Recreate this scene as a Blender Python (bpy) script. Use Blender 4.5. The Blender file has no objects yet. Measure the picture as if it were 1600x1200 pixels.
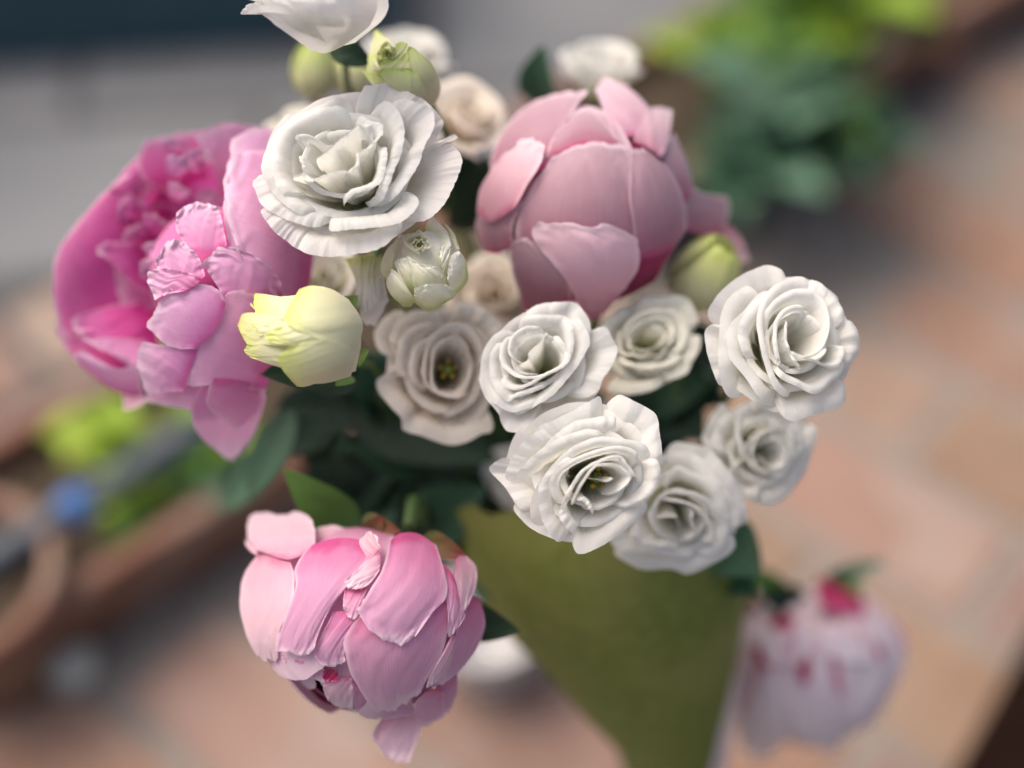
import bpy, bmesh, math, random
import numpy as np
from mathutils import Vector

# ------------------------------------------------------------------ camera, light, exposure
SC = bpy.context.scene
COL = SC.collection
PITCH = math.radians(50.0)
CAM = np.array([0.0, 0.0, 1.05])
FWD = np.array([0.0, math.cos(PITCH), -math.sin(PITCH)])
UPV = np.array([0.0, math.sin(PITCH), math.cos(PITCH)])
RGT = np.array([1.0, 0.0, 0.0])
FPX = 1600.0 * 50.0 / 36.0
cam = bpy.data.cameras.new('camera')
cam.lens = 50.0
cam.sensor_width = 36.0
cam.clip_start = 0.02
cam.clip_end = 200.0
cam.dof.use_dof = True
cam.dof.focus_distance = 0.552
cam.dof.aperture_fstop = 1.65
camo = bpy.data.objects.new('camera', cam)
camo.location = CAM
camo.rotation_euler = (math.pi / 2 - PITCH, 0, 0)
COL.objects.link(camo)
SC.camera = camo

SUN_EL, SUN_AZ = math.radians(60.0), math.radians(-60.0)      # azimuth from +Y towards +X
world = bpy.data.worlds.new('World')
SC.world = world
world.use_nodes = True
wn = world.node_tree
sky = wn.nodes.new('ShaderNodeTexSky')
sky.sky_type = 'NISHITA'
sky.sun_disc = False
sky.sun_elevation = SUN_EL
sky.sun_rotation = SUN_AZ
sky.air_density = 1.0
sky.dust_density = 9.0
sky.ozone_density = 0.0
wn.links.new(sky.outputs[0], wn.nodes['Background'].inputs[0])
wn.nodes['Background'].inputs[1].default_value = 0.14
sun = bpy.data.lights.new('sun', 'SUN')
sun.energy = 0.95
sun.angle = math.radians(50.0)
sun.color = (1.0, 0.975, 0.945)
suno = bpy.data.objects.new('sun', sun)
sd = Vector((math.sin(SUN_AZ) * math.cos(SUN_EL), math.cos(SUN_AZ) * math.cos(SUN_EL), math.sin(SUN_EL)))
suno.rotation_euler = sd.to_track_quat('Z', 'Y').to_euler()
suno.location = (0, 0, 5)
COL.objects.link(suno)
SC.view_settings.view_transform = 'Standard'
SC.view_settings.look = 'None'
SC.view_settings.gamma = 1.0
SC.view_settings.exposure = 0.60
SC.view_settings.use_curve_mapping = False
SC.render.engine = 'CYCLES'
SC.cycles.use_denoising = True
SC.cycles.max_bounces = 10
SC.cycles.diffuse_bounces = 5
SC.cycles.transmission_bounces = 8

# ------------------------------------------------------------------ helpers
def pt(x, y, d):
    """a place seen in the photograph at (x, y), d metres deep along the optical axis"""
    return CAM + d * (FWD + RGT * (x - 800.0) / FPX + UPV * (600.0 - y) / FPX)

def gnd(x, y, z=0.0):
    r = FWD + RGT * (x - 800.0) / FPX + UPV * (600.0 - y) / FPX
    return CAM + r * ((z - CAM[2]) / r[2])

def cdir(x, y, z):
    """direction given as right, up in the picture, towards the camera"""
    v = RGT * x + UPV * y - FWD * z
    return v / np.linalg.norm(v)

def unit(v):
    return v / max(np.linalg.norm(v), 1e-9)

class Wob:
    """smooth random function of one variable"""
    def __init__(self, rng, f0, n=5, fall=0.65, step=1.7):
        self.t = [(f0 * step ** i * rng.uniform(0.8, 1.2), rng.uniform(0, 6.28), fall ** i) for i in range(n)]
        self.s = sum(a for _, _, a in self.t)
    def __call__(self, x):
        return sum(a * np.sin(f * x + p) for f, p, a in self.t) / self.s

def sstep(a, b, x):
    t = np.clip((x - a) / (b - a), 0, 1)
    return t * t * (3 - 2 * t)

def catmull(pts, n, by_length=True):
    p = np.asarray(pts, float)
    m = len(p)
    if m == 2:
        t = np.linspace(0, 1, n)[:, None]
        return p[0] * (1 - t) + p[1] * t
    e = np.vstack([2 * p[0] - p[1], p, 2 * p[-1] - p[-2]])
    def ev(t):
        i = np.clip(t.astype(int), 0, m - 2)
        f = (t - i)[:, None]
        a, b, c, d = e[i], e[i + 1], e[i + 2], e[i + 3]
        return 0.5 * (2 * b + (c - a) * f + (2 * a - 5 * b + 4 * c - d) * f ** 2 + (3 * b - a - 3 * c + d) * f ** 3)
    t = np.linspace(0, m - 1, max(n, 40) * 2)
    q = ev(t)
    if not by_length:
        return ev(np.linspace(0, m - 1, n))
    L = np.concatenate([[0], np.cumsum(np.linalg.norm(np.diff(q, axis=0), axis=1))])
    return ev(np.interp(np.linspace(0, L[-1], n), L, t))

def link(o, parent=None):
    COL.objects.link(o)
    if parent is not None:
        o.parent = parent
    return o

def tag(o, label, cat, group=None, kind=None):
    if label: o['label'] = label
    if cat: o['category'] = cat
    if group: o['group'] = group
    if kind: o['kind'] = kind
    return o

def thing(name, loc, label, cat, group=None):
    o = bpy.data.objects.new(name, None)
    o.empty_display_size = 0.01
    o.location = loc
    link(o)
    return tag(o, label, cat, group)

def mesh_obj(name, verts, faces, mat, parent=None, uvs=None, smooth=True):
    off = np.array(parent.location) if parent is not None and parent.type == 'EMPTY' else np.zeros(3)
    if parent is not None and parent.parent is not None:
        off = off + np.array(parent.parent.location)
    v = np.asarray(verts, float) - off
    me = bpy.data.meshes.new(name)
    me.from_pydata(v.tolist(), [], faces)
    if uvs is not None:
        lay = me.uv_layers.new(name='UVMap')
        idx = np.zeros(len(me.loops), dtype=np.int32)
        me.loops.foreach_get('vertex_index', idx)
        lay.data.foreach_set('uv', np.asarray(uvs, np.float32)[idx].ravel())
    if smooth:
        me.polygons.foreach_set('use_smooth', [True] * len(me.polygons))
    me.materials.append(mat)
    me.update()
    return link(bpy.data.objects.new(name, me), parent)

def sheet(name, G, mat, parent, UV=None):
    """G: rows x cols x 3"""
    m, n = G.shape[:2]
    idx = np.arange(m * n).reshape(m, n)
    f = np.stack([idx[:-1, :-1], idx[:-1, 1:], idx[1:, 1:], idx[1:, :-1]], -1).reshape(-1, 4).tolist()
    if UV is None:
        vv, uu = np.meshgrid(np.linspace(0, 1, m), np.linspace(0, 1, n), indexing='ij')
        UV = np.stack([uu, vv], -1)
    return mesh_obj(name, G.reshape(-1, 3), f, mat, parent, UV.reshape(-1, 2))

def tube(name, pts, rad, mat, parent=None, sides=8, n=14, caps=True):
    c = catmull(pts, n)
    r = np.interp(np.linspace(0, 1, n), np.linspace(0, 1, len(np.atleast_1d(rad))), np.atleast_1d(rad)) if np.ndim(rad) else np.full(n, rad)
    verts = []
    ref = np.array([0.3, 0.5, 0.81])
    for i in range(n):
        t = unit(c[min(i + 1, n - 1)] - c[max(i - 1, 0)])
        a = unit(np.cross(t, ref)); b = np.cross(t, a)
        for k in range(sides):
            q = 2 * math.pi * k / sides
            verts.append(c[i] + r[i] * (a * math.cos(q) + b * math.sin(q)))
    faces = [[i * sides + k, i * sides + (k + 1) % sides, (i + 1) * sides + (k + 1) % sides, (i + 1) * sides + k]
             for i in range(n - 1) for k in range(sides)]
    if caps:
        faces += [list(range(sides))[::-1], [(n - 1) * sides + k for k in range(sides)]]
    return mesh_obj(name, verts, faces, mat, parent)

def lathe(name, prof, mat, parent, centre, seg=40, wob=0.0, seed=0):
    rng = random.Random(seed)
    w = Wob(rng, 2, 3)
    verts, faces = [], []
    for r, z in prof:
        for k in range(seg):
            a = 2 * math.pi * k / seg
            rr = r * (1 + wob * float(w(math.sin(a) * 2 + z * 9)))
            verts.append((centre[0] + rr * math.cos(a), centre[1] + rr * math.sin(a), centre[2] + z))
    for i in range(len(prof) - 1):
        for k in range(seg):
            faces.append([i * seg + k, i * seg + (k + 1) % seg, (i + 1) * seg + (k + 1) % seg, (i + 1) * seg + k])
    return mesh_obj(name, verts, faces, mat, parent)

# ------------------------------------------------------------------ materials
def new_mat(name):
    m = bpy.data.materials.new(name)
    m.use_nodes = True
    nt = m.node_tree
    for n in list(nt.nodes): nt.nodes.remove(n)
    out = nt.nodes.new('ShaderNodeOutputMaterial')
    return m, nt, out

def nd(nt, kind, **kw):
    n = nt.nodes.new(kind)
    for k, v in kw.items():
        if isinstance(v, (int, float, tuple, list)) and k in n.inputs:
            n.inputs[k].default_value = v
        else:
            setattr(n, k, v)
    return n

def ramp(nt, stops, interp='EASE'):
    r = nt.nodes.new('ShaderNodeValToRGB')
    r.color_ramp.interpolation = interp
    el = r.color_ramp.elements
    while len(el) < len(stops): el.new(0.5)
    for e, (p, c) in zip(el, stops):
        e.position = p
        e.color = (*c, 1) if len(c) == 3 else c
    return r

def mathn(nt, op, a, b=None, c=None):
    n = nt.nodes.new('ShaderNodeMath'); n.operation = op
    for i, x in enumerate((a, b, c)):
        if x is None: continue
        if isinstance(x, (int, float)): n.inputs[i].default_value = x
        else: nt.links.new(x, n.inputs[i])
    return n.outputs[0]

def petal_mat(name, stops, trans=0.35, vein=0.25, vein_col=None, veinscale=55, bump=0.25, rough=0.55, hue=0.02, val=0.10,
              streak=None, crinkle=1.0, trans_tint=None, margin=None):
    """stops: pigment along the petal, base 0 to edge 1"""
    m, nt, out = new_mat(name)
    L = nt.links.new
    uv = nd(nt, 'ShaderNodeUVMap')
    sep = nd(nt, 'ShaderNodeSeparateXYZ'); L(uv.outputs[0], sep.inputs[0])
    oi = nd(nt, 'ShaderNodeObjectInfo')
    geo = nd(nt, 'ShaderNodeTexCoord')
    # soft blotches shift the ramp
    nz = nd(nt, 'ShaderNodeTexNoise'); nz.inputs['Scale'].default_value = 90; nz.inputs['Detail'].default_value = 3
    L(geo.outputs['Object'], nz.inputs['Vector'])
    v2 = mathn(nt, 'ADD', sep.outputs['Y'], mathn(nt, 'MULTIPLY', mathn(nt, 'SUBTRACT', nz.outputs[0], 0.5), 0.28))
    rp = ramp(nt, stops)
    L(v2, rp.inputs[0])
    # veins run from base to edge
    comb = nd(nt, 'ShaderNodeCombineXYZ')
    L(mathn(nt, 'MULTIPLY', sep.outputs['X'], float(veinscale)), comb.inputs[0])
    L(mathn(nt, 'MULTIPLY', sep.outputs['Y'], 4.0), comb.inputs[1])
    L(mathn(nt, 'MULTIPLY', oi.outputs['Random'], 37.0), comb.inputs[2])
    vn = nd(nt, 'ShaderNodeTexNoise'); vn.inputs['Scale'].default_value = 1.0; vn.inputs['Detail'].default_value = 4
    vn.inputs['Roughness'].default_value = 0.65; vn.inputs['Distortion'].default_value = 0.6
    L(comb.outputs[0], vn.inputs['Vector'])
    vr = ramp(nt, [(0.35, (0, 0, 0)), (0.7, (1, 1, 1))], 'LINEAR'); L(vn.outputs[0], vr.inputs[0])
    mixv = nd(nt, 'ShaderNodeMix', data_type='RGBA', blend_type='MULTIPLY')
    mixv.inputs[7].default_value = (*(vein_col or (0.86, 0.80, 0.84)), 1)
    L(mathn(nt, 'MULTIPLY', vr.outputs[0], vein), mixv.inputs[0]); L(rp.outputs[0], mixv.inputs[6])
    col = mixv.outputs[2]
    if margin:
        ed = mathn(nt, 'MAXIMUM', sep.outputs['Y'], mathn(nt, 'ABSOLUTE', mathn(nt, 'SUBTRACT', mathn(nt, 'MULTIPLY', sep.outputs['X'], 2.0), 1.0)))
        ed = mathn(nt, 'ADD', ed, mathn(nt, 'MULTIPLY', mathn(nt, 'SUBTRACT', nz.outputs[0], 0.5), 0.10))
        er = ramp(nt, [(0.86, (0, 0, 0)), (1.0, (1, 1, 1))]); L(ed, er.inputs[0])
        mm = nd(nt, 'ShaderNodeMix', data_type='RGBA'); mm.inputs[7].default_value = (*margin[0], 1)
        L(mathn(nt, 'MULTIPLY', er.outputs[0], margin[1]), mm.inputs[0]); L(col, mm.inputs[6]); col = mm.outputs[2]
    if streak:
        st = ramp(nt, [(0.56, (0, 0, 0)), (0.72, (1, 1, 1))]); 
        c2 = nd(nt, 'ShaderNodeCombineXYZ')
        L(mathn(nt, 'MULTIPLY', sep.outputs['X'], 5.0), c2.inputs[0]); L(mathn(nt, 'MULTIPLY', sep.outputs['Y'], 1.2), c2.inputs[1])
        L(mathn(nt, 'MULTIPLY', oi.outputs['Random'], 91.0), c2.inputs[2])
        sn = nd(nt, 'ShaderNodeTexNoise'); sn.inputs['Scale'].default_value = 1.0; sn.inputs['Detail'].default_value = 3
        L(c2.outputs[0], sn.inputs['Vector']); L(sn.outputs[0], st.inputs[0])
        ms = nd(nt, 'ShaderNodeMix', data_type='RGBA'); ms.inputs[7].default_value = (*streak[0], 1)
        L(mathn(nt, 'MULTIPLY', st.outputs[0], streak[1]), ms.inputs[0]); L(col, ms.inputs[6]); col = ms.outputs[2]
    hs = nd(nt, 'ShaderNodeHueSaturation')
    L(mathn(nt, 'ADD', mathn(nt, 'MULTIPLY', oi.outputs['Random'], hue), 0.5 - hue / 2), hs.inputs['Hue'])
    L(mathn(nt, 'ADD', mathn(nt, 'MULTIPLY', oi.outputs['Random'], val), 1 - val), hs.inputs['Value'])
    L(col, hs.inputs['Color']); col = hs.outputs[0]
    # relief: veins plus soft crinkles
    cr = nd(nt, 'ShaderNodeTexNoise'); cr.inputs['Scale'].default_value = 170; cr.inputs['Detail'].default_value = 3
    L(geo.outputs['Object'], cr.inputs['Vector'])
    hsum = mathn(nt, 'ADD', mathn(nt, 'MULTIPLY', vn.outputs[0], 0.6), mathn(nt, 'MULTIPLY', cr.outputs[0], 0.8 * crinkle))
    bp = nd(nt, 'ShaderNodeBump'); bp.inputs['Strength'].default_value = bump; bp.inputs['Distance'].default_value = 0.0016
    L(hsum, bp.inputs['Height'])
    bs = nd(nt, 'ShaderNodeBsdfPrincipled')
    bs.inputs['Roughness'].default_value = rough
    bs.inputs['Specular IOR Level'].default_value = 0.28
    bs.inputs['Sheen Weight'].default_value = 0.12
    L(col, bs.inputs['Base Color']); L(bp.outputs[0], bs.inputs['Normal'])
    tr = nd(nt, 'ShaderNodeBsdfTranslucent'); L(bp.outputs[0], tr.inputs['Normal'])
    if trans_tint:
        mt = nd(nt, 'ShaderNodeMix', data_type='RGBA', blend_type='MULTIPLY'); mt.inputs[0].default_value = 1
        mt.inputs[7].default_value = (*trans_tint, 1); L(col, mt.inputs[6]); L(mt.outputs[2], tr.inputs['Color'])
    else:
        L(col, tr.inputs['Color'])
    mx = nd(nt, 'ShaderNodeMixShader'); mx.inputs[0].default_value = trans
    L(bs.outputs[0], mx.inputs[1]); L(tr.outputs[0], mx.inputs[2]); L(mx.outputs[0], out.inputs[0])
    return m

def simple_mat(name, c1, c2, scale=20, rough=0.7, bump=0.3, dist=0.002, detail=5, rnd=0.0, spec=0.3, c3=None, scale3=6):
    m, nt, out = new_mat(name)
    L = nt.links.new
    tc = nd(nt, 'ShaderNodeTexCoord'); oi = nd(nt, 'ShaderNodeObjectInfo')
    add = nd(nt, 'ShaderNodeVectorMath', operation='ADD')
    cmb = nd(nt, 'ShaderNodeCombineXYZ')
    L(mathn(nt, 'MULTIPLY', oi.outputs['Random'], 17.0), cmb.inputs[0]); L(mathn(nt, 'MULTIPLY', oi.outputs['Random'], 31.0), cmb.inputs[1])
    L(tc.outputs['Object'], add.inputs[0]); L(cmb.outputs[0], add.inputs[1])
    nz = nd(nt, 'ShaderNodeTexNoise'); nz.inputs['Scale'].default_value = scale; nz.inputs['Detail'].default_value = detail
    nz.inputs['Roughness'].default_value = 0.6
    L(add.outputs[0], nz.inputs['Vector'])
    rp = ramp(nt, [(0.3, c1), (0.7, c2)], 'LINEAR'); L(nz.outputs[0], rp.inputs[0])
    col = rp.outputs[0]
    if c3:
        n3 = nd(nt, 'ShaderNodeTexNoise'); n3.inputs['Scale'].default_value = scale3; n3.inputs['Detail'].default_value = 3
        L(add.outputs[0], n3.inputs['Vector'])
        r3 = ramp(nt, [(0.45, (0, 0, 0)), (0.65, (1, 1, 1))]); L(n3.outputs[0], r3.inputs[0])
        m3 = nd(nt, 'ShaderNodeMix', data_type='RGBA'); m3.inputs[7].default_value = (*c3, 1)
        L(mathn(nt, 'MULTIPLY', r3.outputs[0], 0.7), m3.inputs[0]); L(col, m3.inputs[6]); col = m3.outputs[2]
    if rnd:
        hs = nd(nt, 'ShaderNodeHueSaturation')
        L(mathn(nt, 'ADD', mathn(nt, 'MULTIPLY', oi.outputs['Random'], rnd), 1 - rnd / 2), hs.inputs['Value'])
        L(mathn(nt, 'ADD', mathn(nt, 'MULTIPLY', mathn(nt, 'FRACT', mathn(nt, 'MULTIPLY', oi.outputs['Random'], 7.3)), rnd * 1.2), 1 - rnd * 0.6), hs.inputs['Saturation'])
        L(mathn(nt, 'ADD', mathn(nt, 'MULTIPLY', mathn(nt, 'FRACT', mathn(nt, 'MULTIPLY', oi.outputs['Random'], 3.7)), 0.03), 0.485), hs.inputs['Hue'])
        L(col, hs.inputs['Color']); col = hs.outputs[0]
    bp = nd(nt, 'ShaderNodeBump'); bp.inputs['Strength'].default_value = bump; bp.inputs['Distance'].default_value = dist
    L(nz.outputs[0], bp.inputs['Height'])
    bs = nd(nt, 'ShaderNodeBsdfPrincipled'); bs.inputs['Roughness'].default_value = rough
    bs.inputs['Specular IOR Level'].default_value = spec
    L(col, bs.inputs['Base Color']); L(bp.outputs[0], bs.inputs['Normal']); L(bs.outputs[0], out.inputs[0])
    return m

WHITE = (0.86, 0.855, 0.84)
M_white = petal_mat('lisianthus white petal', [(0.0, (0.50, 0.56, 0.20)), (0.28, (0.78, 0.78, 0.60)), (0.55, (0.86, 0.855, 0.81)), (1.0, (0.88, 0.88, 0.875))],
                    trans=0.52, vein=0.12, vein_col=(0.93, 0.93, 0.90), bump=0.30, trans_tint=(1.0, 0.985, 0.93), val=0.05, hue=0.0, veinscale=40)
M_cream = petal_mat('lisianthus cream petal', [(0.0, (0.52, 0.58, 0.24)), (0.35, (0.76, 0.76, 0.55)), (0.7, (0.84, 0.83, 0.72)), (1.0, (0.86, 0.85, 0.77))],
                    trans=0.38, vein=0.15, vein_col=(0.92, 0.92, 0.84), bump=0.3, val=0.05, hue=0.0, veinscale=40)
M_whiteo = petal_mat('lisianthus white petal outside', [(0.0, (0.80, 0.80, 0.70)), (0.3, (0.85, 0.83, 0.81)), (1.0, (0.88, 0.88, 0.875))],
                    trans=0.45, vein=0.15, vein_col=(0.92, 0.90, 0.90), bump=0.3, val=0.05, hue=0.0, veinscale=40)
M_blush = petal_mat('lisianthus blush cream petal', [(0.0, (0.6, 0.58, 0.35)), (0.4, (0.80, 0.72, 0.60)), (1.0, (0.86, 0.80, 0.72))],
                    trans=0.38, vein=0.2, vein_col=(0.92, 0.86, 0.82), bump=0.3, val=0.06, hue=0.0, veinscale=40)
M_budg = petal_mat('lisianthus green bud petal', [(0.0, (0.58, 0.58, 0.40)), (0.45, (0.62, 0.64, 0.36)), (0.8, (0.52, 0.60, 0.22)), (1.0, (0.50, 0.60, 0.17))],
                   trans=0.3, vein=0.2, vein_col=(0.88, 0.92, 0.75), bump=0.2, val=0.08, hue=0.0, veinscale=26)
M_budy = petal_mat('lisianthus yellow bud petal', [(0.0, (0.70, 0.69, 0.50)), (0.45, (0.74, 0.74, 0.48)), (0.8, (0.70, 0.74, 0.33)), (1.0, (0.66, 0.74, 0.22))],
                   trans=0.3, vein=0.12, vein_col=(0.92, 0.95, 0.8), bump=0.2, val=0.05, hue=0.0, veinscale=26)
M_pink = petal_mat('peony pink petal', [(0.0, (0.62, 0.10, 0.28)), (0.14, (0.68, 0.25, 0.44)), (0.42, (0.71, 0.365, 0.545)), (0.8, (0.745, 0.435, 0.605)), (1.0, (0.81, 0.58, 0.70))],
                   trans=0.30, vein=0.42, vein_col=(0.86, 0.66, 0.80), bump=0.24, margin=((0.88, 0.70, 0.79), 0.55), veinscale=74, crinkle=0.8)
M_pinkpale = petal_mat('peony pale pink petal', [(0.0, (0.70, 0.24, 0.38)), (0.16, (0.80, 0.45, 0.56)), (0.5, (0.83, 0.55, 0.64)), (1.0, (0.87, 0.66, 0.73))],
                   trans=0.30, vein=0.42, vein_col=(0.88, 0.74, 0.82), bump=0.24, margin=((0.88, 0.70, 0.79), 0.55), veinscale=74, crinkle=0.8)
M_pinkshade = petal_mat('peony dusty pink petal darkened for shade', [(0.0, (0.60, 0.10, 0.25)), (0.15, (0.50, 0.22, 0.30)), (0.5, (0.53, 0.325, 0.39)), (0.9, (0.58, 0.40, 0.46)), (1.0, (0.68, 0.53, 0.57))],  # dusty pink lowered further: shade on the middle peony put into its colour
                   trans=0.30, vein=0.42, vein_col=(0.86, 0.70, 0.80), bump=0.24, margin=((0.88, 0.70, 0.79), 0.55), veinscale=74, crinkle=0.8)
M_mag = petal_mat('peony magenta petal', [(0.0, (0.60, 0.03, 0.28)), (0.35, (0.74, 0.12, 0.44)), (0.8, (0.80, 0.26, 0.56)), (1.0, (0.85, 0.48, 0.70))],
                   trans=0.40, vein=0.42, vein_col=(0.90, 0.62, 0.82), bump=0.24, margin=((0.88, 0.70, 0.79), 0.55), veinscale=74, crinkle=0.7)
M_lilac = petal_mat('peony lilac pink petal', [(0.0, (0.70, 0.16, 0.42)), (0.25, (0.78, 0.34, 0.60)), (0.6, (0.80, 0.43, 0.66)), (1.0, (0.85, 0.58, 0.76))],
                   trans=0.34, vein=0.42, vein_col=(0.86, 0.66, 0.86), bump=0.24, margin=((0.88, 0.70, 0.79), 0.55), veinscale=74, crinkle=0.9)
M_core = petal_mat('peony crimson inner petal', [(0.0, (0.30, 0.008, 0.055)), (0.6, (0.46, 0.025, 0.13)), (1.0, (0.58, 0.12, 0.27))],
                   trans=0.25, vein=0.4, vein_col=(0.8, 0.5, 0.6), bump=0.3, veinscale=40)
M_palestreak = petal_mat('peony pale crimson-streaked petal', [(0.0, (0.80, 0.58, 0.60)), (0.35, (0.87, 0.75, 0.79)), (1.0, (0.90, 0.82, 0.85))],
                   trans=0.30, vein=0.4, vein_col=(0.86, 0.72, 0.80), bump=0.3, streak=((0.50, 0.03, 0.14), 0.75))
M_sepal = petal_mat('sepal green', [(0.0, (0.12, 0.22, 0.06)), (1.0, (0.22, 0.34, 0.10))], trans=0.2, vein=0.3, vein_col=(0.7, 0.8, 0.6), bump=0.3, veinscale=20)
M_rsepal = petal_mat('sepal reddish green', [(0.0, (0.09, 0.12, 0.03)), (0.5, (0.15, 0.10, 0.035)), (1.0, (0.22, 0.05, 0.04))], trans=0.2, vein=0.3, bump=0.3, veinscale=20)
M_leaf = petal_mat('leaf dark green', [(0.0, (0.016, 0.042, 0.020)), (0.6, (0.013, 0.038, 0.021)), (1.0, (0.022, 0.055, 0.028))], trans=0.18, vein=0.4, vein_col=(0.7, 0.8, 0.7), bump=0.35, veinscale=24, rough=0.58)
M_leafg = petal_mat('leaf grey green', [(0.0, (0.10, 0.19, 0.12)), (1.0, (0.14, 0.27, 0.17))], trans=0.2, vein=0.3, vein_col=(0.8, 0.9, 0.8), bump=0.3, veinscale=24, rough=0.4)
M_leafy = petal_mat('leaf bright green', [(0.0, (0.24, 0.38, 0.03)), (1.0, (0.36, 0.52, 0.04))], trans=0.4, vein=0.3, vein_col=(0.8, 0.9, 0.7), bump=0.3, veinscale=24, rough=0.4)
M_leafm = petal_mat('leaf mid green', [(0.0, (0.08, 0.19, 0.04)), (1.0, (0.15, 0.29, 0.06))], trans=0.35, vein=0.3, vein_col=(0.8, 0.9, 0.7), bump=0.3, veinscale=24, rough=0.4)
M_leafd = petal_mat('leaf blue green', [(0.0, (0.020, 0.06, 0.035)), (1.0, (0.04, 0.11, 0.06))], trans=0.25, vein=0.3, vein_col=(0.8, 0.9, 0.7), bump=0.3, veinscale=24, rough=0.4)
M_stem = simple_mat('stem green', (0.05, 0.10, 0.03), (0.10, 0.17, 0.05), 60, 0.5, 0.2)
M_stamen = simple_mat('stamen ochre', (0.35, 0.20, 0.03), (0.55, 0.36, 0.06), 300, 0.6, 0.4)
M_pistil = simple_mat('pistil green', (0.18, 0.26, 0.05), (0.30, 0.36, 0.08), 200, 0.5, 0.2)

# ------------------------------------------------------------------ petals
def surface(rows, K=34, M=34):
    r = np.stack([catmull(row, M) for row in rows])                       # R x M x 3
    return np.stack([catmull(r[:, j], K, False) for j in range(M)], 1)     # K x M x 3

def bilerp(S, u, v):
    K, M = S.shape[:2]
    a = np.clip(v, 0, 1) * (K - 1); b = np.clip(u, 0, 1) * (M - 1)
    i = np.minimum(a.astype(int), K - 2); j = np.minimum(b.astype(int), M - 2)
    fa = (a - i)[..., None]; fb = (b - j)[..., None]
    return (S[i, j] * (1 - fa) * (1 - fb) + S[i + 1, j] * fa * (1 - fb) + S[i, j + 1] * (1 - fa) * fb + S[i + 1, j + 1] * fa * fb)

class Globe:
    """an egg-shaped flower head the petals lie on: middle, half-axes, given in picture pixels at its depth"""
    def __init__(self, cx, cy, rx, ry, depth, rz, zoom=None):
        self.c = (cx, cy); self.r = (rx, ry); self.d = depth; self.rz = rz
        self.zoom = zoom or (0, 0, 1)
    def depth(self, x, y, layer):
        k = 1 + layer
        rho = np.sqrt(((x - self.c[0]) / (self.r[0] * k)) ** 2 + ((y - self.c[1]) / (self.r[1] * k)) ** 2)
        f = np.where(rho < 0.9, np.sqrt(np.maximum(1 - rho ** 2, 0)), 0.436 - 2.06 * (rho - 0.9))
        f = np.maximum(f, -0.8)
        return self.d - self.rz * k * f

def laid_petal(globe, rows, mat, parent, layer=0.0, flat=False, lift=0.0, bulge=1.0, ruffle=0.6, rfreq=5.0, curl=0.6, scurl=0.5,
               edge=0.05, seed=0, K=34, M=34, name='petal', fine=0.25):
    rng = random.Random(seed * 7919 + 13)
    zx, zy, s = globe.zoom
    pr = [[(zx + p[0] / s, zy + p[1] / s, p[2] if len(p) > 2 else 0.0) for p in row] for row in rows]
    # same number of interpolated points each row, lifts interpolate too
    S = surface(pr)
    vv, uu = np.meshgrid(np.linspace(0, 1, K), np.linspace(0, 1, M), indexing='ij')
    w1, w2, w3 = Wob(rng, 9, 4), Wob(rng, 7, 4), Wob(rng, 7, 4)
    c = (uu - 0.5) * 2
    u2 = 0.5 + 0.5 * c * (1 - edge * (0.5 + 0.5 * w2(vv * 2 + (c > 0) * 5)) * np.abs(c) ** 2)
    v2 = vv * (1 - edge * 1.2 * (0.5 + 0.5 * w1(uu * 2)) * vv ** 3)
    Q = bilerp(S, u2, v2)
    w4, w5, w6 = Wob(rng, rfreq, 4), Wob(rng, rfreq * 3.2, 4), Wob(rng, 4, 3)
    x, y, l = Q[..., 0], Q[..., 1], Q[..., 2]
    lm = l + lift + bulge * (1 - c ** 2) * np.sin(np.pi * np.clip(vv, 0, 1)) * 1.0
    lm = lm + ruffle * w4(uu * 3 + 0.4 * w6(vv * 2)) * vv ** 2.5 + fine * w5(uu * 4 + vv) * vv ** 4
    lm = lm + ruffle * 0.6 * w6(vv * 3 + 2) * np.abs(c) ** 3 + 0.35 * w4(uu * 2.2 + vv * 1.5)
    lm = lm + curl * sstep(0.78, 1.0, vv) + scurl * sstep(0.75, 1.0, np.abs(c))
    d = (np.full_like(x, globe.d) if flat else globe.depth(x, y, layer)) - lm * 0.001
    G = CAM + d[..., None] * (FWD + RGT * ((x - 800) / FPX)[..., None] + UPV * ((600 - y) / FPX)[..., None])
    return sheet(name, G, mat, parent, np.stack([uu, vv], -1))

def frame(n):
    n = unit(np.asarray(n, float))
    a = UPV if abs(np.dot(n, UPV)) < 0.95 else RGT
    e1 = unit(np.cross(a, n)); e2 = np.cross(n, e1)
    return e1, e2, n

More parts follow.
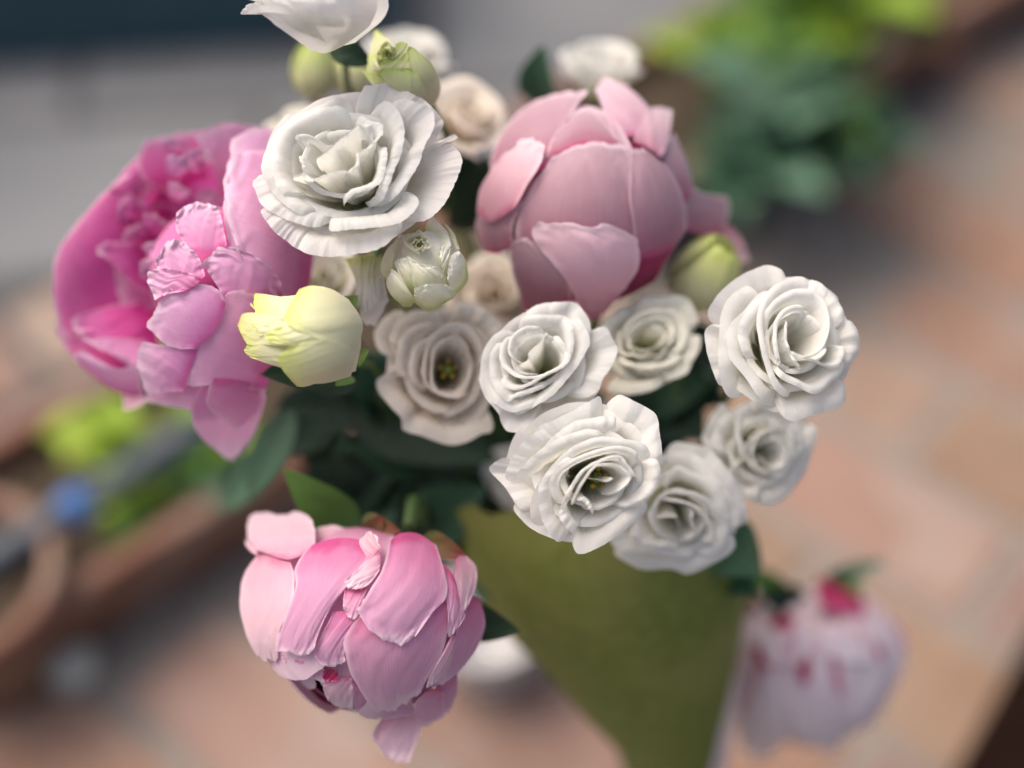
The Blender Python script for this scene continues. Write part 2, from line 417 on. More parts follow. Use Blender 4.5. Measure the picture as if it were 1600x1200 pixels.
def rim_petal(B, n, rim, mat, parent, lip=0.25, hump=0.06, ruffle=0.0, rf=6.0, seed=0, K=26, name='petal', frill=0.0, belly=1.0):
    """a cupped petal that climbs from the base point B and turns over at the edge curve rim (M x 3)"""
    rng = random.Random(seed * 104729 + 7)
    M = len(rim)
    en = np.clip((np.abs(np.linspace(-1, 1, M)) - 0.74) / 0.26, 0, 1)
    rel = (rim - B) * (1 - 0.26 * en ** 2.2)[:, None]
    a = rel @ n
    q = rel - a[:, None] * n
    ql = np.linalg.norm(q, axis=1)
    qd = q / np.maximum(ql, 1e-6)[:, None]
    ki = 1 - lip
    prof = catmull([(0.07, 0.0), (0.50 * ki * belly, 0.22), (0.82 * ki * belly, 0.60), (ki, 0.94), (1 - lip * 0.5, 1.0 + hump * .9), (1 - lip * .15, 1.0 + hump * .45), (1.0, 1.0)], K)
    u = np.linspace(0, 1, M)
    w, w2, w3 = Wob(rng, rf, 4), Wob(rng, rf * 3.1, 4), Wob(rng, 3, 3)
    G = np.zeros((K, M, 3))
    wa, wb = Wob(rng, rf * 5.3, 4), Wob(rng, 2.5, 3)
    fr = (w2(u * 4 + 2) * .55 + wa(u * 4) * .6) * np.clip(.45 + .8 * wb(u * 3), 0.05, 1.2)
    vs = np.linspace(0, 1, K)
    for i, (g, h) in enumerate(prof):
        t = vs[i]
        s = float(sstep(0.6, 1.0, t)); s2 = float(sstep(0.80, 1.0, t))
        rad = ql * g + ruffle * w(u * 3 + 0.3 * t) * t ** 2 * (1 - .5 * s) + frill * fr * s2 * .5
        hv = h + (hump * 0.5 * w3(u * 2)) * math.sin(math.pi * s)
        ax = a * hv + frill * fr * s2 + ruffle * .6 * w(u * 3 + 2) * s
        G[i] = B + ax[:, None] * n + rad[:, None] * qd
    vv, uu = np.meshgrid(vs, u, indexing='ij')
    return sheet(name, G, mat, parent, np.stack([uu, vv], -1))

BIND = pt(1045, 1340, 0.83)
MOUTH = pt(950, 900, 0.715)
def stem_of(parent, B, n, r=0.0016, seed=0, to=None, mat=None):
    rng = random.Random(seed + 500)
    jit = lambda k: np.array([rng.uniform(-k, k), rng.uniform(-k, k), 0])
    end = BIND + jit(.010)
    dn = np.array([0, 0, -1.0])
    k1 = B - n * 0.012 + FWD * 0.022 + dn * 0.004
    k2 = B + FWD * 0.075 + dn * 0.03 + (MOUTH - B) * 0.10
    tube('stem', [B + n * 0.002, k1, k2, MOUTH + jit(.03) + FWD * .01, end], r, mat or M_stem, parent, 7, 20)

def calyx(parent, B, n, R, k=5, mat=None, seed=0, length=0.9):
    e1, e2, n = frame(n)
    rng = random.Random(seed + 77)
    for i in range(k):
        a = 2 * math.pi * i / k + rng.uniform(-.2, .2)
        d = e1 * math.cos(a) + e2 * math.sin(a)
        s = np.cross(n, d)
        rows = []
        Lq = R * length * rng.uniform(.85, 1.1)
        for t in np.linspace(0, 1, 8):
            wd = R * 0.16 * math.sin(math.pi * (0.12 + 0.88 * t)) + 1e-4
            c = B + n * (Lq * t * 0.8 - 0.001) + d * (R * 0.12 + Lq * 0.55 * t ** 1.4)
            rows.append([c - s * wd, c + d * wd * .2, c + s * wd])
        sheet('sepal', np.array(rows), mat or M_sepal, parent)

def bloom(name, label, cat, group, cx, cy, d, Rpx, n, N=16, seed=0, mat=None, throat=0.16, H=0.95, roll=0.10, frill=0.006, ruffle=0.03,
          stamens=False, hand=1, twist=2.4, inner_h=0.10, outer_h=-0.38, gamma=0.8, span=(2.3, 1.0), M=44, wide=None, K=24, pin=1.0):
    """a many-petalled lisianthus bloom facing along n"""
    mat = mat or M_white
    R = Rpx * d / FPX
    e1, e2, n = frame(n)
    C = pt(cx, cy, d)
    B = C - n * H * R
    t0 = thing(name, B, label, cat, group)
    rng = random.Random(seed)
    u = np.linspace(-1, 1, M)
    for k in range(N):
        t = k / (N - 1)
        rho = R * (throat + (1 - throat) * t ** gamma) * rng.uniform(.96, 1.04)
        if k >= N - 5: rho = R * rng.uniform(.93, 1.06)
        h = R * (inner_h + (outer_h - inner_h) * t ** 1.7) + R * rng.uniform(-.03, .03)
        al = span[0] + (span[1] - span[0]) * t ** 0.7
        phi = seed * 1.3 + k * twist + rng.uniform(-.25, .25)
        wl, wh = Wob(rng, 2.2, 3), Wob(rng, 8, 4)
        ang = phi + hand * u * al
        gap = (0.10 + 0.10 * t) * pin
        rr = rho + R * gap * u  + R * 0.04 * wl(u * 1.5) * (0.4 + t)
        drop = (0.18 + 0.22 * t) * R
        hh = h - drop * np.abs(u) ** 2.6 + R * 0.035 * wl(u * 1.7 + 3) + R * frill * 1.2 * wh(u * 2)
        rr = np.maximum(rr, R * 0.05)
        rim = C + (rr * np.cos(ang))[:, None] * e1 + (rr * np.sin(ang))[:, None] * e2 + hh[:, None] * n
        rim_petal(B, n, rim, mat, t0, lip=.12 + .16 * t, hump=(.015 + .045 * t) * rng.uniform(.6, 1.3), ruffle=R * ruffle * (0.3 + t) * .6, rf=5, seed=seed * 100 + k,
                  frill=R * frill, K=K)
    if stamens:
        for i in range(5):
            a = i * 1.256 + .3
            d1 = e1 * math.cos(a) + e2 * math.sin(a)
            b = B + n * R * .15; tp = B + n * R * (.78 + .05 * (i % 2)) + d1 * R * .13
            st = tube('stamen', [b, (b + tp) / 2 + d1 * R * .02, tp], R * .012, M_pistil, t0, 6, 6)
            tube('anther', [tp - n * R * .05, tp, tp + n * R * .05], [R * .02, R * .04, R * .02], M_stamen, t0, 7, 7)
        tube('pistil', [B + n * R * .1, B + n * R * .5, B + n * R * .8], [R * .08, R * .05, R * .09], M_pistil, t0, 8, 9)
    calyx(t0, B - n * R * .03, n, R * .8, seed=seed, length=0.28)
    stem_of(t0, B, n, 0.0015, seed)
    return t0

def bud(name, label, cat, group, cx, cy, d, Rpx, n, mat, seed=0, aspect=1.35, twist=0.9, N=9, opening=0.35, sep=True, stem=True, frill=0.01, taper=0.25):
    """a half-closed egg-shaped bud: petals wrapped and twisted about the axis n"""
    R = Rpx * d / FPX
    e1, e2, n = frame(n)
    C = pt(cx, cy, d)
    A = R * aspect
    B = C - n * A
    t0 = thing(name, B, label, cat, group)
    rng = random.Random(seed)
    K, M = 26, 24
    for k in range(N):
        t = k / max(N - 1, 1)
        phi = k * 2.4 + seed
        al = 1.5 - 0.45 * t
        sc = 0.45 + 0.55 * t
        top = opening * (0.7 + 0.9 * t) + rng.uniform(-.05, .1)
        wl, wh = Wob(rng, 4, 3), Wob(rng, 11, 4)
        v = np.linspace(0, 1, K); u = np.linspace(-1, 1, M)
        vv, uu = np.meshgrid(v, u, indexing='ij')
        th = math.pi * 0.98 - (math.pi * 0.98 - top) * vv - 0.18 * (vv ** 3) * (1 - np.abs(uu) ** 2) + 0.06 * wh(uu * 2) * vv ** 4 * (frill * 60)
        wfun = np.sin(np.pi * np.clip(0.10 + 0.78 * vv, 0, 1)) ** 0.5
        ang = phi + uu * al * wfun + twist * vv
        rr = R * sc * np.sin(th) * (1 + 0.07 * uu + 0.03 * wl(uu * 2 + vv * 2)) * (1 - taper * np.cos(th) * .5) + R * 0.02
        rr = rr + R * 0.10 * sstep(.8, 1, vv) * rng.uniform(0, 1)
        zz = A * np.cos(th) * (0.75 + 0.25 * sc) - A * 0.25 * (1 - sc) * 0
        zz = -A + (zz + A * (0.75 + 0.25 * sc)) * 1.0
        G = C + (rr * np.cos(ang))[..., None] * e1 + (rr * np.sin(ang))[..., None] * e2 + zz[..., None] * n
        sheet('petal', G, mat, t0, np.stack([(uu + 1) / 2, vv], -1))
    if sep: calyx(t0, B, n, R * 1.1, seed=seed, length=0.9)
    if stem: stem_of(t0, B, n, 0.0015, seed)
    return t0

def core_petals(globe, parent, mat, seed, axis, scale=0.82, N=9, back=True):
    """inner and rear petals of a peony, wrapped about its axis"""
    rng = random.Random(seed)
    zx, zy, s = globe.zoom
    R = (globe.r[0] + globe.r[1]) / 2 * globe.d / FPX
    C = pt(globe.c[0], globe.c[1], globe.d)
    e1, e2, n = frame(axis)
    K, M = 20, 18
    v = np.linspace(0, 1, K); u = np.linspace(-1, 1, M)
    vv, uu = np.meshgrid(v, u, indexing='ij')
    for k in range(N):
        wl = Wob(rng, 4, 3)
        sc = scale * (0.8 + 0.2 * k / N)
        th = 3.05 - (3.05 - rng.uniform(.25, .6)) * vv - .15 * vv ** 3 * (1 - uu ** 2)
        ang = k * 2.4 + uu * 0.95 * np.sin(np.pi * (0.1 + 0.75 * vv)) ** .6 + .2 * vv
        rr = R * sc * (np.sin(th) * (1 + .05 * uu + .03 * wl(uu * 2 + vv)) + .02)
        zz = R * sc * np.cos(th)
        G = C + (rr * np.cos(ang))[..., None] * e1 + (rr * np.sin(ang))[..., None] * e2 + zz[..., None] * n
        sheet('inner_petal', G, mat, parent, np.stack([(uu + 1) / 2, vv], -1))
    return C - n * R * scale, n

def leaf(parent, a, b, width, mat, up=None, bend=0.1, seed=0, name='leaf', fold=0.25, n=16, m=9):
    rng = random.Random(seed)
    a = np.asarray(a, float); b = np.asarray(b, float)
    ax = b - a; Lq = np.linalg.norm(ax); ax = ax / Lq
    up = np.array([0, 0, 1.0]) if up is None else np.asarray(up, float)
    s = unit(np.cross(ax, up)); nn = np.cross(s, ax)
    w = Wob(rng, 6, 3)
    G = np.zeros((n, m, 3))
    for i, t in enumerate(np.linspace(0, 1, n)):
        wd = width * (math.sin(math.pi * min(1, 0.04 + t ** 0.8 * 0.96)) ** 0.8) * (1 - 0.15 * t) + 2e-4
        for j, u in enumerate(np.linspace(-1, 1, m)):
            z = bend * Lq * math.sin(math.pi * t) + fold * wd * abs(u) + 0.08 * wd * float(w(t * 3 + u))
            G[i, j] = a + ax * Lq * t + s * wd * u + nn * z
    return sheet(name, G, mat, parent)

def traced_bloom(name, label, cat, group, zoom, centre, throat, Rz, d, rims, mat=None, seed=0, H=0.95, a=0.16, b=0.50, p=(0.95, 0.50), roll=0.05, frill=0.006,
                 ruffle=0.012, tilt=(0, 0), stamens=False, droop=0.10, M=56, K=24):
    """a lisianthus bloom: each petal climbs from the receptacle to its own edge curve"""
    mat = mat or M_white
    zx, zy, s = zoom
    f = lambda q: (zx + q[0] / s, zy + q[1] / s)
    c, t = f(centre), f(throat)
    Rm = Rz / s * d / FPX
    n0 = cdir(tilt[0], tilt[1], 1.0)
    C = pt(*t, d)
    B = pt(*f(((centre[0] + throat[0]) / 2, (centre[1] + throat[1]) / 2)), d) - n0 * H * Rm
    n = unit(C - B)
    t0 = thing(name, B, label, cat, group)
    N = len(rims)
    u = np.linspace(-1, 1, M)
    for k, rim in enumerate(rims):
        rng = random.Random(seed * 31 + k)
        off = 0.0
        if isinstance(rim, tuple): rim, off = rim
        q = catmull([f(z) for z in rim], M)
        w1, w2 = Wob(rng, 3, 3), Wob(rng, 13, 4)
        rho = np.hypot((q[:, 0] - t[0]), (q[:, 1] - t[1])) * s / Rz
        lift = Rm * (a - b * np.minimum(rho, 1.5) ** 1.5 + off - droop * np.abs(u) ** 4 + 0.03 * w1(u * 2) + 0.7 * frill * w2(u * 3) + 0.010 * k)
        # the bloom's own tilt
        X = (q[:, 0] - c[0]) * d / FPX; Y = -(q[:, 1] - c[1]) * d / FPX
        lift = lift - (tilt[0] * X + tilt[1] * Y)
        dd = d - lift
        jig = frill * 0.5 * Rz / s * w2(u * 3 + 1)
        R3 = CAM + dd[:, None] * (FWD + RGT * ((q[:, 0] + jig - 800) / FPX)[:, None] + UPV * ((600 - q[:, 1] - jig) / FPX)[:, None])
        tt = k / max(N - 1, 1)
        rim_petal(B, n, R3, mat, t0, lip=.29 - .13 * tt, hump=(.055 - .03 * tt) * rng.uniform(.6, 1.3) * roll / .06, ruffle=Rm * ruffle, rf=5, seed=seed * 100 + k, frill=Rm * frill, K=K)
    # hidden whorls close the bloom behind and between the edges seen
    allp = np.array([f(z) for rim in rims for z in (rim[0] if isinstance(rim, tuple) else rim)])
    lo, hi = allp.min(0), allp.max(0)
    mc, mr = (lo + hi) / 2, (hi - lo) / 2
    for sc, off, cnt in ((.86, -.16, 5), (.62, -.10, 4), (.40, -.05, 4)):
        for k in range(cnt):
            rng = random.Random(seed * 77 + k + cnt)
            an = k * 6.283 / cnt + seed + u * 4.2 / cnt
            cc = mc * sc + np.array(t) * (1 - sc)
            x = cc[0] + mr[0] * sc * np.cos(an) * (1 + .05 * u); y = cc[1] + mr[1] * sc * np.sin(an) * (1 + .05 * u)
            rho = np.hypot(x - t[0], y - t[1]) * s / Rz
            lift = Rm * (a - b * np.minimum(rho, 1.5) ** 1.5 + off - .12 * np.abs(u) ** 3)
            lift = lift - (tilt[0] * (x - c[0]) - tilt[1] * (y - c[1])) * d / FPX
            R3 = CAM + (d - lift)[:, None] * (FWD + RGT * ((x - 800) / FPX)[:, None] + UPV * ((600 - y) / FPX)[:, None])
            rim_petal(B, n, R3, mat, t0, lip=.2, hump=.03, ruffle=Rm * ruffle, seed=seed * 50 + k + cnt, K=16)
    if stamens:
        e1, e2, _ = frame(n)
        for i in range(5):
            an = i * 1.256 + .3
            d1 = e1 * math.cos(an) + e2 * math.sin(an)
            b0 = B + n * Rm * .15; tp = B + n * Rm * (.62 + .05 * (i % 2)) + d1 * Rm * .13
            tube('stamen', [b0, (b0 + tp) / 2 + d1 * Rm * .02, tp], Rm * .012, M_pistil, t0, 6, 6)
            tube('anther', [tp - n * Rm * .05, tp, tp + n * Rm * .05], [Rm * .02, Rm * .045, Rm * .02], M_stamen, t0, 7, 7)
        tube('pistil', [B + n * Rm * .1, B + n * Rm * .4, B + n * Rm * .62], [Rm * .08, Rm * .05, Rm * .09], M_pistil, t0, 8, 9)
    calyx(t0, B - n * Rm * .03, n, Rm * .8, seed=seed, length=0.28)
    stem_of(t0, B, n, 0.0015, seed)
    return t0

# ------------------------------------------------------------------ the setting
M_brick = simple_mat('terracotta brick', (0.205, 0.125, 0.092), (0.265, 0.18, 0.14), 14, 0.85, 0.5, 0.004, rnd=0.26, c3=(0.25, 0.20, 0.17), scale3=9)
M_mortar = simple_mat('mortar', (0.18, 0.155, 0.135), (0.24, 0.21, 0.185), 60, 0.95, 0.6)
M_grey = simple_mat('grey paving', (0.125, 0.130, 0.138), (0.18, 0.185, 0.195), 10, 0.85, 0.4, rnd=0.16, c3=(0.10, 0.108, 0.118), scale3=5)
M_joint = simple_mat('paving joint', (0.06, 0.06, 0.063), (0.09, 0.09, 0.093), 40, 0.95, 0.5)
M_terra = simple_mat('terracotta pot', (0.15, 0.068, 0.045), (0.22, 0.11, 0.075), 25, 0.8, 0.4, c3=(0.26, 0.19, 0.15), scale3=14)
M_soil = simple_mat('soil', (0.020, 0.014, 0.010), (0.10, 0.075, 0.05), 120, 0.95, 1.0, 0.006)
M_dark = simple_mat('dark brown wood', (0.008, 0.004, 0.003), (0.016, 0.008, 0.006), 30, 0.95, 0.3, spec=0.03)
M_whitepot = simple_mat('white glazed pot', (0.48, 0.47, 0.48), (0.55, 0.54, 0.55), 12, 0.3, 0.05, spec=0.5)
M_teal = simple_mat('dark teal paint', (0.025, 0.065, 0.088), (0.045, 0.10, 0.12), 15, 0.5, 0.2)
M_hose = simple_mat('dark slate plastic', (0.06, 0.072, 0.088), (0.09, 0.105, 0.125), 30, 0.45, 0.1)
M_blue = simple_mat('blue plastic', (0.03, 0.11, 0.32), (0.05, 0.16, 0.42), 20, 0.4, 0.1)
M_stone = simple_mat('pale pebble', (0.38, 0.38, 0.33), (0.55, 0.55, 0.48), 30, 0.6, 0.2)
M_paper = simple_mat('olive kraft paper', (0.115, 0.135, 0.024), (0.175, 0.20, 0.042), 130, 0.7, 0.35, 0.0012, detail=8, c3=(0.20, 0.20, 0.055), scale3=16)

def box_mesh(name, sx, sy, sz, bev):
    bm = bmesh.new()
    bmesh.ops.create_cube(bm, size=1)
    for v in bm.verts: v.co = Vector((v.co.x * sx, v.co.y * sy, v.co.z * sz - sz / 2))
    if bev: bmesh.ops.bevel(bm, geom=list(bm.edges), offset=bev, segments=1, affect='EDGES')
    me = bpy.data.meshes.new(name); bm.to_mesh(me); bm.free()
    return me

def quad(name, corners, mat, kind=None):
    o = mesh_obj(name, corners, [[0, 1, 2, 3]], mat, None, smooth=False)
    if kind: o['kind'] = kind
    return o

# line of the planters across the place: terrace of bricks on one side, grey paving beyond
E0 = gnd(133, 1010); E1 = gnd(1190, 345)
ED = unit(E1 - E0)                      # along the row of planters
EN = np.array([-ED[1], ED[0], 0.0])     # away from the terrace
def along(a, b, z=0.0):
    p = E0 + ED * a + EN * b
    return np.array([p[0], p[1], z])
fl = quad('floor', [along(-4, -4, -.005), along(6, -4, -.005), along(6, 0.02, -.005), along(-4, 0.02, -.005)], M_mortar, 'structure')
pv = quad('pavement', [along(-4, 0.02, -.006), along(6, 0.02, -.006), along(6, 8, -.006), along(-4, 8, -.006)], M_joint, 'structure')
rng = random.Random(4)
BW, BL, GAP = 0.125, 0.25, 0.013
brick_me = [box_mesh('brick', BL - GAP + rng.uniform(-.004, .004), BW - GAP + rng.uniform(-.004, .004), 0.05, 0.005) for _ in range(4)]
for m in brick_me: m.materials.append(M_brick)
BA = math.radians(-40.0)                 # bricks run across the terrace
bd = np.array([math.cos(BA), math.sin(BA), 0]); bn = np.array([-bd[1], bd[0], 0])
def in_view(p, pad=260):
    r = p - CAM
    f = r @ FWD
    if f < 0.2: return False
    x = 800 + FPX * (r @ RGT) / f; y = 600 - FPX * (r @ UPV) / f
    return -pad < x < 1600 + pad and -pad < y < 1200 + pad
org = gnd(1355, 787)
for i in range(-22, 22):
    for j in range(-12, 12):
        p = org + bn * (i * BW) + bd * ((j + 0.5 * (i % 2)) * BL)
        if (p - E0) @ EN > -0.055 or not in_view(p): continue
        o = bpy.data.objects.new('brick', brick_me[rng.randrange(4)])
        o.location = (p[0], p[1], rng.uniform(-.003, .001)); o.rotation_euler = (rng.uniform(-.01, .01), rng.uniform(-.01, .01), BA + rng.uniform(-.02, .02))
        link(o, fl)
# beyond the planters: a strip of pinkish bricks, then big grey slabs
pink = bpy.data.materials.get('terracotta brick').copy(); pink.name = 'pinkish brick'
SL = 0.42
slab_me = [box_mesh('slab', SL - .014, SL * .6 - .014, 0.04, 0.004) for _ in range(2)]
for m in slab_me: m.materials.append(M_grey)
sd_ = unit(np.array([1.0, 0.12, 0])); sn_ = np.array([-sd_[1], sd_[0], 0])
o0 = gnd(100, 300)
for i in range(-10, 14):
    for j in range(-8, 9):
        p = o0 + sn_ * (i * SL * .6) + sd_ * ((j + .5 * (i % 2)) * SL)
        if (p - E0) @ EN < (0.47 if (p - E0) @ ED < .33 else 0.20) or not in_view(p, 420): continue
        o = bpy.data.objects.new('slab', slab_me[rng.randrange(2)])
        o.location = (p[0], p[1], rng.uniform(-.003, .001)); o.rotation_euler = (0, 0, math.atan2(sd_[1], sd_[0]) + rng.uniform(-.01, .01))
        link(o, pv)
for i in range(-6, 14):
    for j in range(3):
        p = along(i * BL + .12 * j, 0.09 + j * BW)
        if i > 1 or not in_view(p): continue
        o = bpy.data.objects.new('brick', brick_me[rng.randrange(4)])
        o.location = (p[0], p[1], -.001); o.rotation_euler = (0, 0, math.atan2(ED[1], ED[0]))
        link(o, pv)

def trough(a0, a1, b0, b1, h, label, seed):
    """a long clay planter with a rolled rim and soil"""
    c = along((a0 + a1) / 2, (b0 + b1) / 2)
    t = thing('planter_trough', c, label, 'planter', 'planters along the terrace edge')
    def ring(ins, z):
        k = 0.02
        out = []
        A0, A1, B0, B1 = a0 + ins, a1 - ins, b0 + ins, b1 - ins
        for (x, y, sx, sy) in ((A0, B0, 1, 1), (A1, B0, -1, 1), (A1, B1, -1, -1), (A0, B1, 1, -1)):
            pts = [along(x, y + sy * k, z), along(x + sx * k * .3, y + sy * k * .3, z), along(x + sx * k, y, z)]
            if sx * sy < 0: pts = pts[::-1]
            out += pts
        return out
    rings = [ring(0.018, 0.0), ring(0.010, h - .035), ring(0.0, h - .03), ring(0.0, h - .003), ring(0.003, h), ring(0.016, h), ring(0.019, h - .003), ring(0.022, h - .05)]
    v = [p for r in rings for p in r]; n = 12
    f = [[i * n + k, i * n + (k + 1) % n, (i + 1) * n + (k + 1) % n, (i + 1) * n + k] for i in range(len(rings) - 1) for k in range(n)]
    f.append(list(range(n))[::-1])
    mesh_obj('wall', v, f, M_terra, t, smooth=False)
    r = random.Random(seed)
    gx, gy = 40, 10
    G = np.array([[along(a0 + .02 + (a1 - a0 - .04) * i / gx, b0 + .02 + (b1 - b0 - .04) * j / gy, h - .03 + r.uniform(-.006, .006)) for j in range(gy + 1)] for i in range(gx + 1)])
    sheet('soil', G, M_soil, t)
    return t

trough(-0.10, 0.50, -0.02, 0.17, 0.10, 'long terracotta planter trough with dark soil under the slate-grey tool handle', 1)
trough(0.62, 1.60, 0.03, 0.22, 0.10, 'long terracotta planter trough filled with the dense leafy green plants', 2)

def plant(label, base, spread, h, nl, mats, size, seed, group='plants in the terrace planters'):
    t = thing('leafy_plant', base, label, 'plant', group)
    r = random.Random(seed)
    tops = []
    for i in range(5):
        e = base + np.array([r.uniform(-1, 1) * spread * .6, r.uniform(-1, 1) * spread * .6, h * r.uniform(.6, 1)])
        tube('stem', [base + np.array([r.uniform(-.01, .01), r.uniform(-.01, .01), -.01]), base * .5 + e * .5 + np.array([0, 0, h * .1]), e], .0022, M_stem, t, 6, 8)
        tops.append(e)
    for i in range(nl):
        e = tops[i % 5]; q = r.uniform(.35, 1)
        a = base * (1 - q) + e * q + np.array([0, 0, h * .08])
        d = unit(np.array([r.gauss(0, 1), r.gauss(0, 1), r.uniform(-.2, .7)]))
        s = size * r.uniform(.6, 1.25)
        leaf(t, a, a + d * s, s * .34, mats[i % len(mats)], bend=r.uniform(-.15, .2), seed=seed * 50 + i, n=9, m=5)
    return t
plant('bright lime-green leafy plant at the far end of the trough', gnd(1275, 150, .08), .10, .15, 56, [M_leafy, M_leafy, M_leafm], .075, 1)
plant('yellow-green leafy plant behind the small white bud', gnd(1165, 140, .08), .10, .13, 44, [M_leafy, M_leafy, M_leafm, M_leafg], .075, 2)
plant('mid-green leafy plant between the lime and the dark plant', gnd(1215, 215, .08), .09, .10, 36, [M_leafm, M_leafg, M_leafd], .07, 3)
plant('dark blue-green leafy plant overhanging the bricks beside the pink bud', gnd(1160, 310, .08), .085, .09, 46, [M_leafd, M_leafd, M_leafg], .07, 4)
plant('dark green leafy plant with yellow tips hanging over the trough edge', gnd(1275, 270, .06), .07, .08, 36, [M_leafd, M_leafm, M_leafd], .06, 5)
plant('brownish thin plant at the dry end of the trough', gnd(1430, 60, .08), .07, .07, 22, [M_leafm, M_rsepal], .05, 9)
plant('small lime-green seedling beside the slate-grey tool handle', gnd(175, 715, .07), .030, .05, 12, [M_leafy], .055, 6)
plant('small lime-green seedling under the dangling peony petal', gnd(325, 735, .07), .028, .045, 10, [M_leafm, M_leafy], .05, 7)
plant('small olive-green seedling in the middle of the soil', gnd(238, 800, .07), .022, .035, 9, [M_leafm, M_leafy], .045, 8)
plant('grey-green broad-leaved seedling at the trough end behind the bouquet', gnd(370, 790, .07), .02, .04, 7, [M_leafg], .045, 10)

tl = thing('garden_tool', gnd(120, 800, .11), 'slate-grey tool handle with a blue collar lying across the trough', 'garden tool')
ha, hb = gnd(-60, 905, .125), gnd(330, 655, .125)
tube('handle', [ha, (ha + hb) / 2, hb], .0125, M_hose, tl, 12, 8)
ca, cb_ = ha + (hb - ha) * .385, ha + (hb - ha) * .475
tube('collar', [ca, (ca + cb_) / 2, cb_], .0145, M_blue, tl, 12, 6)

pc = gnd(-5, 1030)
rp_ = thing('flower_pot', pc, 'round terracotta flower pot standing beside the trough', 'flower pot')
lathe('wall', [(.0, .0), (.055, .0), (.070, .095), (.080, .097), (.083, .125), (.080, .130), (.070, .130), (.067, .10)], M_terra, rp_, pc)
lathe('soil', [(.069, .108), (.05, .112), (.02, .116), (.0, .114)], M_soil, rp_, pc, wob=.05)
pb = gnd(118, 1050)
tag(lathe('pebble', [(.0, 0), (.014, .0), (.021, .008), (.021, .016), (.013, .024), (.0, .027)], M_stone, None, pb, wob=.12, seed=3),
    'pale rounded pebble on the bricks beside the round pot', 'pebble')
wp = gnd(762, 1030)
tag(lathe('white_pot', [(.0, .0), (.034, .0), (.040, .006), (.046, .06), (.050, .075), (.047, .077), (.043, .06), (.037, .01), (.0, .008)], M_whitepot, None, wp),
    'small white glazed pot on the bricks behind the green paper', 'pot')
tb = gnd(60, 70)
t = thing('teal_planter_box', tb, 'dark teal planter box standing on the grey paving', 'planter box')
bm_ = box_mesh('wall', .95, .30, .16, .006); bm_.materials.append(M_teal)
o = bpy.data.objects.new('wall', bm_); o.location = (-.05, .12, .16); o.rotation_euler = (0, 0, .10); link(o, t)
for k in range(5):
    s = box_mesh('board', .95, .006, .026, .003); s.materials.append(M_teal)
    o = bpy.data.objects.new('board', s); o.parent = t; COL.objects.link(o)
    o.location = (-.05 + math.sin(.10) * .155, .12 - math.cos(.10) * .155, .156 - k * .031); o.rotation_euler = (0, 0, .10)
plant('low green plant growing in the teal box', tb + np.array([-.06, .05, .16]), .06, .05, 20, [M_leafg, M_leafm], .06, 12, None)

da, db = gnd(1612, 985), gnd(1486, 1215)
dd = unit(db - da); dn = np.array([-dd[1], dd[0], 0]);
if (gnd(1600, 1200) - da) @ dn < 0: dn = -dn
h = .06
s = [da - dd * .25, db + dd * .3, db + dd * .3 + dn * .3, da - dd * .25 + dn * .3]
vs = [np.array([p[0], p[1], -.004]) for p in s] + [np.array([p[0], p[1], h]) for p in s]
t = mesh_obj('door_sill', vs, [[0, 1, 5, 4], [1, 2, 6, 5], [2, 3, 7, 6], [3, 0, 4, 7], [4, 5, 6, 7]], M_dark, None, smooth=False)
bv = t.modifiers.new('edge', 'BEVEL'); bv.width = .006; bv.segments = 2
tag(t, 'very dark brown wooden sill along the edge of the bricks', 'sill')
t['kind'] = 'thing'

# ------------------------------------------------------------------ paper round the stems
pp = BIND.copy(); pp[2] = 0.0
wr = thing('wrapping_paper', pp, 'olive green kraft paper cone wrapped round the bouquet stems', 'wrapping paper')
rowsP = [(800, 690, 1150, .705, .062), (880, 718, 1165, .705, .064), (960, 765, 1160, .71, .062), (1040, 842, 1148, .72, .055), (1120, 915, 1130, .738, .045),
         (1200, 985, 1112, .765, .035), (1280, 1010, 1098, .80, .025), (1340, 1018, 1085, .83, .022)]
ring = []
rw = random.Random(8); wf = Wob(rw, 3, 4)
NS = 72
ctl = np.array([[y, (a + b) / 2, (b - a) / 2, d, r] for y, a, b, d, r in rowsP])
fine = catmull(ctl, 40, False)
for i, (y, xc, w, d, r) in enumerate(fine):
    g = []
    for k in range(NS + 1):
        q = 2 * math.pi * (k / NS) * 1.03 - math.pi * .6
        over = 1 + .03 * (k / NS)
        top = max(0, 1 - i / 10)
        yy = y - top * 18 * float(wf(math.sin(q) * 3 + math.cos(q)))
        crease = 1 + .02 * float(wf(q * 2.0)) * (1 - i / 50)
        g.append(pt(xc + w * math.sin(q) * over * crease, yy, d - r * math.cos(q) * over * crease))
    ring.append(g)
for z in (.16, .08, .0):                    # the wrapped stems stand on the floor
    g = []
    for k in range(NS + 1):
        q = 2 * math.pi * (k / NS) * 1.03 - math.pi * .6
        g.append(np.array([pp[0] + .026 * math.sin(q), pp[1] - .026 * math.cos(q), z]))
    ring.append(g)
sheet('paper_sheet', np.array(ring), M_paper, wr)

# ------------------------------------------------------------------ peonies
PG = 'peonies of the bouquet'
PGZ = []
